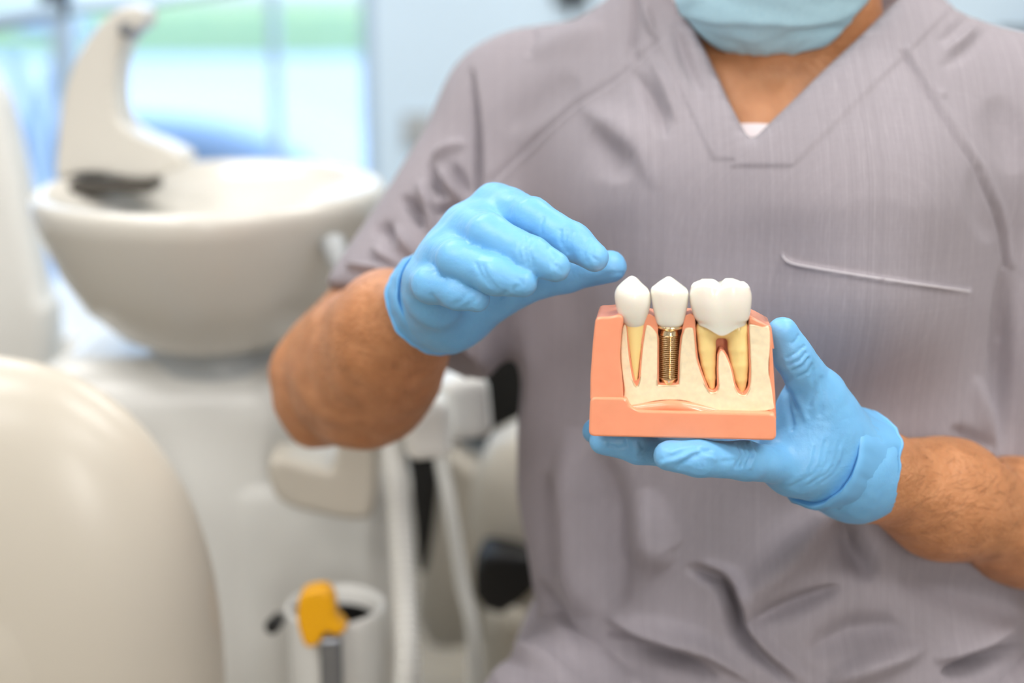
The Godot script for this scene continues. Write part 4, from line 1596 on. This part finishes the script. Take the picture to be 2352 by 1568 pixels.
func right_glove(who: Node3D, o: Vector3, wr: Vector3, el: Vector3) -> void:
	var index := [[[1136, 470, 0.868], [1222, 500, 0.826], [1316, 555, 0.808], [1366, 592, 0.800]], [0.0120, 0.0116, 0.0105, 0.0082]]
	var middle := [[[1068, 520, 0.862], [1124, 540, 0.812], [1222, 590, 0.793], [1276, 613, 0.786]], [0.0124, 0.0120, 0.0110, 0.0086]]
	var ring := [[[1018, 580, 0.862], [1052, 598, 0.813], [1140, 634, 0.793], [1202, 650, 0.787]], [0.0122, 0.0116, 0.0106, 0.0080]]
	var pinky := [[[972, 640, 0.865], [990, 654, 0.828], [1050, 672, 0.812], [1096, 687, 0.806]], [0.0112, 0.0106, 0.0094, 0.0074]]
	var thumb := [[[1085, 700, 0.90], [1190, 655, 0.878], [1300, 624, 0.864], [1402, 612, 0.854]], [0.016, 0.0128, 0.0122, 0.0098]]
	var mi := P(1136, 475, 0.872)
	var mm := P(1070, 530, 0.868)
	var mr := P(1022, 592, 0.868)
	var mp := P(978, 648, 0.870)
	var palm := [
		[wr, mi, 0.0235, 0.0125, 0.014],
		[mi, P(1192, 492, 0.842), 0.0125, 0.0118, 0.01],
		[mm, P(1104, 534, 0.83), 0.013, 0.0122, 0.01],
		[mr, P(1040, 592, 0.832), 0.013, 0.0118, 0.01],
		[P(1166, 488, 0.856), P(1090, 534, 0.848), 0.0105, 0.0105, 0.014],
		[P(1086, 536, 0.848), P(1030, 592, 0.848), 0.0105, 0.0105, 0.014],
		[P(1026, 594, 0.85), P(982, 648, 0.852), 0.010, 0.010, 0.014],
		[wr, mm, 0.0235, 0.0135, 0.014],
		[wr, mr, 0.0235, 0.0135, 0.014],
		[wr, mp, 0.0225, 0.013, 0.014],
		[P(1024, 708, 0.90), P(1004, 690, 0.868), 0.0215, 0.0175, 0.014],
		[P(1040, 715, 0.905), P(1180, 660, 0.885), 0.022, 0.013, 0.016],
		[P(1120, 640, 0.885), P(1180, 560, 0.872), 0.014, 0.011, 0.02],
		[wr, wr + (el - wr).normalized() * 0.008, 0.0235, 0.024, 0.01],
	]
	var fo := Folds.new()
	fo.add([[1248, 500], [1243, 520], [1245, 540]], 3, 3, -0.7)
	fo.add([[1288, 530], [1286, 552], [1300, 580]], 4, 4, -1.2)
	fo.add([[1302, 530], [1298, 556], [1310, 592]], 4, 4, -1.2)
	fo.add([[1316, 532], [1308, 559], [1320, 600]], 4, 4, -1.1)
	fo.add([[1348, 552], [1340, 575], [1346, 600]], 4, 4, -0.8)
	fo.add([[1365, 560], [1352, 580], [1370, 598]], 4, 4, -0.7)
	fo.add([[1218, 540], [1203, 566], [1211, 602]], 4, 4, -1.2)
	fo.add([[1230, 545], [1214, 572], [1226, 612]], 4, 4, -1.0)
	fo.add([[1200, 548], [1190, 572], [1195, 592]], 4, 4, -0.8)
	fo.add([[1262, 570], [1275, 590], [1268, 612]], 4, 4, -0.9)
	fo.add([[1282, 585], [1268, 602], [1290, 622]], 4, 4, -0.8)
	fo.add([[1094, 606], [1104, 631], [1126, 656]], 4, 4, -1.0)
	fo.add([[1108, 610], [1118, 634], [1140, 660]], 4, 4, -0.9)
	fo.add([[1190, 640], [1200, 652], [1180, 664]], 4, 4, -0.8)
	fo.add([[992, 678], [1000, 690], [1010, 700]], 4, 4, -1.1)
	fo.add([[1075, 672], [1062, 690], [1040, 700]], 4, 4, -0.9)
	fo.add([[1100, 680], [1085, 695], [1068, 704]], 4, 4, -0.8)
	fo.add([[1120, 715], [1145, 690], [1160, 672]], 4, 5, -1.2)
	fo.add([[1396, 630], [1412, 628], [1430, 626]], 3, 3, -0.7)
	fo.add([[1130, 706], [1150, 690], [1175, 668]], 5, 4, 1.0)
	fo.soften(0.62, 1.35)
	var h := glove_hand(P(1150, 600, 0.86) - Vector3(0.105, 0.085, 0.105), P(1150, 600, 0.86) + Vector3(0.105, 0.075, 0.10), palm, [index, middle, ring, pinky, thumb], 0.0035, fo, 0.0002)
	for j in h.v.size():
		h.v[j] -= o
	var g := obj("glove", h.mesh(), M.glove, who, "blue nitrile glove on the raised hand")
	var dir := (el - wr).normalized()
	cuff(g, o, wr, dir, P(1136, 475, 0.87) - P(978, 648, 0.87), 0.0255, 0.0255,
		[[0.008, -0.002, 0.0], [0.002, 0.002, 0.0005], [-0.004, 0.0058, 0.001], [-0.0065, 0.0078, 0.0012], [-0.006, 0.0090, 0.0014], [-0.002, 0.0094, 0.0016], [0.003, 0.0090, 0.002], [0.008, 0.0088, 0.002], [0.013, 0.0086, 0.002]], 1.0)

func left_glove(who: Node3D, o: Vector3, wr: Vector3, el: Vector3) -> void:
	var index := [[[1820, 1072, 0.838], [1712, 1058, 0.804], [1606, 1052, 0.788], [1536, 1046, 0.784]], [0.0115, 0.0108, 0.0102, 0.0085]]
	var middle := [[[1800, 1052, 0.862], [1640, 1048, 0.842], [1470, 1026, 0.828], [1384, 1012, 0.824]], [0.0115, 0.0105, 0.0098, 0.008]]
	var ring := [[[1790, 1030, 0.885], [1640, 1030, 0.868], [1450, 1005, 0.856], [1366, 990, 0.852]], [0.0112, 0.0103, 0.0094, 0.0078]]
	var pinky := [[[1800, 1010, 0.905], [1680, 1010, 0.89], [1540, 985, 0.88], [1480, 975, 0.878]], [0.010, 0.009, 0.0084, 0.007]]
	var thumb := [[[1930, 1020, 0.862], [1874, 900, 0.836], [1822, 818, 0.818], [1798, 762, 0.812]], [0.020, 0.0145, 0.0112, 0.0088]]
	var palm := [
		[wr, P(1815, 1068, 0.842), 0.027, 0.0125, 0.014],
		[wr, P(1800, 1050, 0.866), 0.027, 0.0125, 0.014],
		[wr, P(1790, 1028, 0.888), 0.026, 0.0125, 0.014],
		[wr, P(1800, 1008, 0.905), 0.025, 0.012, 0.014],
		[P(1930, 1055, 0.862), P(1880, 920, 0.838), 0.026, 0.0155, 0.016],
		[P(1852, 925, 0.848), P(1815, 1030, 0.848), 0.0125, 0.0145, 0.02],
		[P(1880, 1000, 0.85), P(1840, 1060, 0.84), 0.022, 0.017, 0.02],
		[wr, wr + (el - wr).normalized() * 0.008, 0.026, 0.0265, 0.01],
	]
	var fo := Folds.new()
	# thumb joint wrinkles
	fo.add([[1846, 796], [1826, 812], [1808, 822]], 3, 3, -1.0)
	fo.add([[1852, 810], [1838, 826], [1814, 838]], 3, 3, -1.2)
	fo.add([[1858, 824], [1846, 840], [1822, 852]], 3, 3, -1.2)
	fo.add([[1866, 838], [1858, 854], [1836, 866]], 3, 3, -1.0)
	fo.add([[1834, 770], [1830, 780], [1820, 788]], 3, 3, -0.8)
	# web of the thumb
	fo.add([[1784, 850], [1802, 890], [1826, 940]], 4, 5, -1.6)
	fo.add([[1790, 868], [1806, 915], [1822, 975]], 4, 4, -1.4)
	fo.add([[1800, 900], [1810, 945], [1818, 985]], 4, 4, -1.2)
	fo.add([[1812, 880], [1840, 930], [1850, 960]], 6, 6, 1.2)
	fo.add([[1868, 850], [1872, 890], [1860, 930]], 5, 5, -0.9)
	fo.add([[1888, 870], [1892, 910], [1884, 950]], 5, 5, -0.9)
	# wrist wrinkles
	for j in 5:
		var e := [0, 6, -4, 5, -2][j] as float
		fo.add([[1866 + j * 17 + e, 1024 - e * 3], [1862 + j * 16, 1058 + e], [1848 + j * 15, 1084], [1812 + j * 17 - e, 1112 - j * 2]], 4, 5, 0.5)
		fo.add([[1874 + j * 17 + e, 1030 - e * 3], [1870 + j * 16, 1062 + e], [1856 + j * 15, 1088], [1820 + j * 17 - e, 1114 - j * 2]], 4, 5, -0.4)
	# index finger: loose tip and creases at the joint
	fo.add([[1520, 1064], [1560, 1052], [1600, 1036], [1640, 1052]], 5, 7, 1.3)
	fo.add([[1560, 1070], [1590, 1046], [1628, 1034]], 4, 6, -1.3)
	fo.add([[1540, 1040], [1570, 1028], [1610, 1024]], 5, 5, 0.8)
	fo.add([[1694, 1018], [1706, 1042], [1690, 1072]], 3, 3, -0.9)
	fo.add([[1704, 1016], [1716, 1040], [1702, 1072]], 3, 3, -1.1)
	fo.add([[1714, 1016], [1728, 1040], [1714, 1070]], 3, 3, -1.2)
	fo.add([[1722, 1016], [1736, 1042], [1724, 1074]], 3, 3, 0.9)
	fo.add([[1660, 1060], [1690, 1056], [1700, 1068]], 4, 4, -0.6)
	fo.add([[1400, 1022], [1420, 1030], [1440, 1026]], 4, 4, -1.0)
	fo.add([[1440, 1012], [1448, 1028], [1440, 1040]], 4, 4, -1.0)
	fo.add([[1470, 1016], [1478, 1032], [1468, 1046]], 4, 4, -0.9)
	fo.soften(0.85, 1.2)
	var h := glove_hand(P(1660, 950, 0.85) - Vector3(0.10, 0.075, 0.11), P(1660, 950, 0.85) + Vector3(0.105, 0.07, 0.09), palm, [index, middle, ring, pinky, thumb], 0.006, fo, 0.00025)
	for j in h.v.size():
		h.v[j] -= o
	var g := obj("glove", h.mesh(), M.glove, who, "blue nitrile glove on the hand under the model")
	var dir := (el - wr).normalized()
	cuff(g, o, wr - dir * 0.027 + CU * 0.004, dir, Vector3(0.2, 1, 0.1), 0.0265, 0.026,
		[[0.0, -0.001, 0.0], [-0.004, 0.002, 0.0005], [-0.008, 0.0055, 0.001], [-0.0085, 0.0075, 0.0015], [-0.004, 0.0082, 0.002], [0.004, 0.0074, 0.0022], [0.013, 0.0068, 0.0024], [0.02, 0.0070, 0.0026], [0.026, 0.0072, 0.0028], [0.030, 0.0068, 0.0028]], 7.0)

# ------------------------------------------------------------------ tooth model
var MT: Transform3D

# where the ray of a pixel meets the model's own plane z (metres)
func ML(px: float, py: float, z: float) -> Vector2:
	var inv := MT.affine_inverse()
	var a := inv * CP
	var d := inv * P(px, py, 1.0) - a
	var h := a + d * ((z - a.z) / d.z)
	return Vector2(h.x, h.y)

func MP(pts: Array, z: float) -> PackedVector2Array:
	var out := PackedVector2Array()
	for q in pts:
		out.append(ML(q[0], q[1], z))
	return out

# rings given as [pixel row, left, right]; depth is a share of the half width
func tooth_rows(rows: Array, zc: float, deep: float, n: int, power := 2.0) -> Array:
	var out := []
	for r in rows:
		var a := ML(r[1], r[0], zc)
		var b := ML(r[2], r[0], zc)
		var c := (a + b) * 0.5
		var w := (b.x - a.x) * 0.5
		var ring := []
		for j in n:
			var t := TAU * j / n
			var s := pow(pow(absf(cos(t)), power) + pow(absf(sin(t)), power), -1.0 / power)
			ring.append(Vector3(c.x + w * cos(t) * s, c.y, zc + w * deep * sin(t) * s))
		out.append(ring)
	return out

func dense(rows: Array, steps: int) -> Array:
	var v := []
	for r in rows:
		v.append(Vector3(r[0], r[1], r[2]))
	var out := []
	for p in curve(v, steps):
		out.append([p.x, p.y, p.z])
	return out

func dental_model() -> void:
	var roll := deg_to_rad(-1.6)
	var tilt := deg_to_rad(11.0)
	var cb := Basis(Vector3.RIGHT, CU, -CF)
	var b0 := cb * Basis(Vector3(0, 1, 0), deg_to_rad(-6.0)) * Basis(Vector3(0, 0, 1), roll) * Basis(Vector3(1, 0, 0), tilt)
	MT = Transform3D(b0, P(1567, 1010, 0.785))
	var t := thing("tooth_model", "coral gum tooth model with implant screw held in a blue glove", "tooth model", MT.origin)
	t.basis = MT.basis
	# base and gum
	var b := Build.new()
	var z1 := 0.0
	b.slab(smooth_round(MP([[1352, 1002], [1354, 940], [1356, 912], [1440, 914], [1446, 934], [1462, 943], [1783, 950], [1783, 1012]], z1), 0.0035), -0.043, z1, 0.0013, Transform3D(), 4, true)
	b.slab(smooth_round(MP([[1355, 925], [1356, 860], [1362, 780], [1368, 728], [1400, 728], [1424, 722], [1434, 731], [1428, 760], [1424, 820], [1430, 880], [1432, 925]], -0.0015), 0.003), -0.042, -0.0015, 0.0013, Transform3D(), 4, true)
	# wall behind the sockets
	b.slab(smooth_round(MP([[1400, 960], [1405, 728], [1440, 728], [1478, 724], [1492, 720], [1510, 728], [1560, 728], [1578, 720], [1596, 722], [1650, 726], [1712, 724], [1722, 724], [1740, 734], [1760, 750], [1764, 850], [1770, 960]], -0.02), 0.0015), -0.041, -0.0165, 0.002, Transform3D(), 3, true)
	# right cheek
	b.slab(MP([[1721, 742], [1724, 728], [1742, 736], [1771, 752], [1774, 800], [1780, 900], [1783, 960], [1740, 960], [1766, 940], [1766, 760], [1730, 745]], -0.008), -0.04, -0.0062, 0.001, Transform3D(), 2, true)
	# soft hump of the jaw's lower border, showing under the bone
	var bone := MP([[1432, 748], [1427, 779], [1426, 825], [1431, 871], [1434, 897], [1431, 928], [1436, 938], [1453, 934], [1484, 926], [1514, 920], [1545, 919], [1568, 920], [1591, 926], [1617, 940], [1663, 944.5], [1713, 946], [1774, 941], [1777, 924], [1772, 886], [1765, 848], [1769, 794], [1767, 752], [1751, 750], [1725, 745], [1721, 752], [1723, 794], [1725, 848], [1723, 886], [1715, 905], [1705, 908], [1694, 901], [1686, 882], [1679, 848], [1669, 821], [1661, 808], [1656, 806], [1651, 817], [1650, 848], [1651, 886], [1646, 899], [1637, 902], [1625, 896], [1612, 863], [1600, 825], [1596.5, 794], [1593, 760], [1589, 753], [1575, 754], [1570, 764], [1566, 779], [1562, 825], [1560, 875], [1554, 884], [1512, 884], [1510, 875], [1510, 825], [1510, 779], [1507, 764], [1495, 750], [1487, 747], [1484, 752], [1478, 787], [1474, 825], [1470, 871], [1463, 887], [1455, 878], [1447, 840], [1441.5, 794], [1438.5, 752]], -0.006)
	var lining := Geometry2D.offset_polygon(bone, 0.0009)
	var patches := [[[1472, 790], [1474, 750], [1478, 726], [1492, 720], [1508, 729], [1512, 752], [1509, 800]], [[1563, 800], [1567, 752], [1574, 724], [1586, 719], [1596, 726], [1598, 752], [1600, 800]], [[1720, 800], [1719, 742], [1722, 724], [1742, 735], [1772, 752], [1778, 800]], [[1428, 800], [1430, 745], [1434, 732], [1442, 742], [1440, 800]]]
	var poly: PackedVector2Array = lining[0]
	for q in patches:
		var mm := Geometry2D.merge_polygons(poly, MP(q, -0.008))
		var big := 0.0
		for c in mm:
			var a := 0.0
			for j in c.size():
				a += c[j].cross(c[(j + 1) % c.size()])
			if absf(a) > big:
				big = absf(a)
				poly = c
	b.slab(poly, -0.019, -0.0072, 0.0004, Transform3D(), 2)
	b.tube(curve([v3(ML(1440, 944, -0.006), -0.0075), v3(ML(1500, 936, -0.006), -0.0065), v3(ML(1545, 932, -0.006), -0.006), v3(ML(1590, 938, -0.006), -0.0065), v3(ML(1650, 952, -0.006), -0.008)], 6), [0.0034], 14)
	obj("gum_base", b.mesh(), M.gum, t, "glossy coral pink gum and base")
	# bone
	b = Build.new()
	b.slab(resample(bone, 0.0014), -0.011, -0.006, 0.0006, Transform3D(), 3)
	obj("bone_section", b.mesh(), M.bone, t, "cream cut bone face")
	# premolar
	var zc := -0.0095
	var pm := Node3D.new()
	pm.name = "premolar"
	t.add_child(pm, true)
	b = Build.new()
	b.loft(flip_rows(tooth_rows(dense([[633.2, 1451, 1452], [634, 1447.5, 1455.5], [638, 1441, 1463], [645, 1432, 1470], [652, 1424.5, 1477], [662, 1416, 1488], [675, 1411.5, 1494], [690, 1412, 1495], [705, 1415, 1493], [720, 1419, 1489], [735, 1427, 1484], [744, 1435, 1480.5], [749, 1440, 1477]], 4), zc, 0.98, 40)), true, true, true)
	obj("crown", b.mesh(), M.enamel, pm)
	b = Build.new()
	b.loft(flip_rows(tooth_rows(dense([[738, 1437, 1482], [760, 1439, 1480], [780, 1441.5, 1477], [820, 1446.5, 1471.5], [850, 1450.5, 1467.5], [875, 1455.5, 1465], [884, 1458.5, 1463], [886, 1460, 1461.5]], 3), zc, 0.9, 32)), true, true, true)
	obj("root", b.mesh(), M.root, pm)
	# implant
	var im := Node3D.new()
	im.name = "implant"
	t.add_child(im, true)
	b = Build.new()
	b.loft(flip_rows(tooth_rows(dense([[634.6, 1535.5, 1536.5], [635.5, 1531.5, 1540.5], [640, 1524, 1548], [647, 1513.5, 1558], [655, 1503.5, 1568.5], [661, 1496.5, 1576.5], [669, 1494.5, 1581], [680, 1495.3, 1581.8], [695, 1497.3, 1580.5], [710, 1500, 1577.5], [725, 1503, 1574.5], [738, 1506.5, 1571], [744, 1509.5, 1567.5], [747.5, 1514, 1563]], 4), zc, 0.98, 44, 2.15)), true, true, true)
	obj("crown", b.mesh(), M.enamel, im)
	b = Build.new()
	b.loft(flip_rows(tooth_rows([[746, 1511, 1567], [748, 1508.5, 1569.5], [751, 1508.5, 1569.5], [754, 1512, 1566], [756.5, 1517.5, 1559.5], [758, 1518.5, 1558], [764, 1517.5, 1558], [768, 1516, 1559.5]], zc - 0.001, 1.0, 40)), true, true, true)
	obj("abutment", b.mesh(), M.implant, im, "gold collar")
	b = Build.new()
	var rows := []
	var n := 22
	for j in n:
		var y := 768.0 + j * 4.45
		var k := float(j) / n
		var ri := 21.4 - 1.6 * k
		var ro := 26.8 - 0.8 * k
		var cx := 1537.4 - 1.6 * k
		rows.append([y, cx - ri, cx + ri])
		rows.append([y + 1.5, cx - ri, cx + ri])
		rows.append([y + 2.3, cx - ro, cx + ro])
		rows.append([y + 3.2, cx - ro, cx + ro])
		rows.append([y + 3.9, cx - ri, cx + ri])
	rows.append([867, 1513.5, 1557.5])
	rows.append([871, 1517, 1554])
	rows.append([886, 1523.5, 1547.5])
	rows.append([887, 1526, 1545])
	b.loft(flip_rows(tooth_rows(rows, zc - 0.001, 1.0, 40)), true, true, true)
	obj("screw", b.mesh(), M.implant, im, "gold threaded screw")
	# molar
	var mo := Node3D.new()
	mo.name = "molar"
	t.add_child(mo, true)
	molar(mo)

func MZ(px: float, py: float, z: float) -> Vector3:
	return v3(ML(px, py, z), z)

func v3(p: Vector2, z: float) -> Vector3:
	return Vector3(p.x, p.y, z)

func flip_rows(rows: Array) -> Array:
	# rows run from the top down and each ring counter-clockwise seen from +y reversed: turn them so that the outside faces out
	var out := rows.duplicate()
	for j in out.size():
		var r: Array = out[j].duplicate()
		out[j] = r
	return out

func smooth_round(p: PackedVector2Array, r: float) -> PackedVector2Array:
	# round each corner by a short arc
	var out := PackedVector2Array()
	var c := p.size()
	for j in c:
		var a := p[(j + c - 1) % c]
		var b := p[j]
		var d := p[(j + 1) % c]
		var ra := minf(r, (a - b).length() * 0.45)
		var rd := minf(r, (d - b).length() * 0.45)
		var s := b + (a - b).normalized() * ra
		var e := b + (d - b).normalized() * rd
		for k in 6:
			var u := k / 5.0
			out.append(s.lerp(b, u).lerp(b.lerp(e, u), u))
	return out

func resample(p: PackedVector2Array, step: float) -> PackedVector2Array:
	var q := smooth_poly(p, 3)
	var out := PackedVector2Array()
	for v in q:
		if out.is_empty() or v.distance_to(out[out.size() - 1]) > step * 0.25:
			out.append(v)
	return out

func molar(parent: Node3D) -> void:
	var zc := -0.0115
	var n := 72
	var sil := [[1583, 668], [1588, 656], [1596, 650.5], [1606, 647.5], [1614, 643], [1622, 645], [1634, 647], [1642, 650], [1648, 654], [1656, 651.5], [1668, 646], [1683, 641], [1694, 645], [1702, 649.5], [1710, 649], [1717, 654], [1723, 662], [1727, 670]]
	var body := dense([[764, 1603, 1713], [750, 1600.5, 1716], [735, 1597, 1719.5], [722, 1592, 1722], [708, 1587.5, 1724.5], [694, 1584, 1726], [680, 1583, 1726.5], [668, 1584, 1725.5], [660, 1588, 1722.5]], 4)
	var rows := []
	var deep := 0.86
	var cnt := body.size()
	for k in cnt:
		var r: Array = body[k]
		var lift := float(k) / (cnt - 1)
		var row := []
		for j in n:
			var t := TAU * j / n
			var pw := 2.7
			var s := pow(pow(absf(cos(t)), pw) + pow(absf(sin(t)), pw), -1.0 / pw)
			var cxp: float = (r[1] + r[2]) * 0.5
			var wp: float = (r[2] - r[1]) * 0.5
			var px := cxp + wp * cos(t) * s
			# two lobes with a groove between them on the cheek side
			var g := exp(-pow((px - 1651.0) / 19.0, 2)) * smoothstep(0.12, 0.85, lift) * 0.09
			var py: float = r[0]
			# the neck line dips towards the fork of the roots
			var dip := (1.0 - smoothstep(0.0, 0.35, lift))
			py -= dip * (22.0 - 20.0 * exp(-pow((px - 1657.0) / 28.0, 2)))
			# upper edge follows the cusps
			py += (cusp(sil, px) - 660.0) * smoothstep(0.72, 1.0, lift) * 0.75
			var p := ML(px, py, zc)
			var hw := ML(cxp + wp, py, zc).x - ML(cxp, py, zc).x
			row.append(Vector3(p.x, p.y, zc + hw * deep * sin(t) * s * (1.0 - g)))
		rows.append(row)
	# chewing face: rings that close on the middle, sinking into the fossa
	var lastrow: Array = rows[cnt - 1]
	var mid := Vector3.ZERO
	for p in lastrow:
		mid += p
	mid /= n
	for k in range(1, 9):
		var u := k / 8.0
		var row := []
		for j in n:
			var e: Vector3 = lastrow[j]
			var q := e.lerp(mid, sin(u * PI / 2))
			var px := 1655.0 + (e.x - mid.x) / 0.0172 * 71.0
			var top := ML(1655, cusp(sil, clampf(px, 1584, 1726)), zc).y
			var hump := sin(minf(u * 1.6, 1.0) * PI / 2)
			var y := lerpf(e.y, top, hump)
			y = lerpf(y, mid.y - 0.001, smoothstep(0.35, 1.0, u))
			q.y = y
			row.append(q)
		rows.append(row)
	var b := Build.new()
	b.loft(rows, true, true, true, true)
	obj("crown", b.mesh(), M.enamel, parent)
	# root with two prongs
	var s := 0.001 / 4.14
	var lo := v3(ML(1590, 915, zc), -0.026)
	var hi := v3(ML(1732, 728, zc), 0.004)
	var f := Field.new(lo, hi, 0.0007)
	var zf := Vector3(0, 0, 1)
	f.cap(MZ(1624, 752, zc), MZ(1693, 752, zc), 24 * s, 25 * s, 0.002)
	var l := [[1622, 760, 22.5], [1624, 800, 20.5], [1627, 835, 17.5], [1631, 865, 13.0], [1636, 889, 7.0]]
	var r := [[1694, 760, 24.5], [1696, 800, 24], [1698.5, 835, 21.5], [1702, 868, 15.5], [1705, 897, 7.5]]
	for q in [l, r]:
		var one := f.blank()
		for j in 4:
			one.cap(MZ(q[j][0], q[j][1], zc), MZ(q[j + 1][0], q[j + 1][1], zc), q[j][2] * s, q[j + 1][2] * s, 0.0006)
		f.join(one, 0.0022)
	var h := f.nets()
	h.split()
	h.relax(3)
	obj("root", h.mesh(), M.root, parent)

func cusp(sil: Array, px: float) -> float:
	for j in sil.size() - 1:
		if px <= sil[j + 1][0]:
			var t := clampf((px - sil[j][0]) / (sil[j + 1][0] - sil[j][0]), 0.0, 1.0)
			return lerpf(sil[j][1], sil[j + 1][1], t * t * (3 - 2 * t))
	return sil[sil.size() - 1][1]
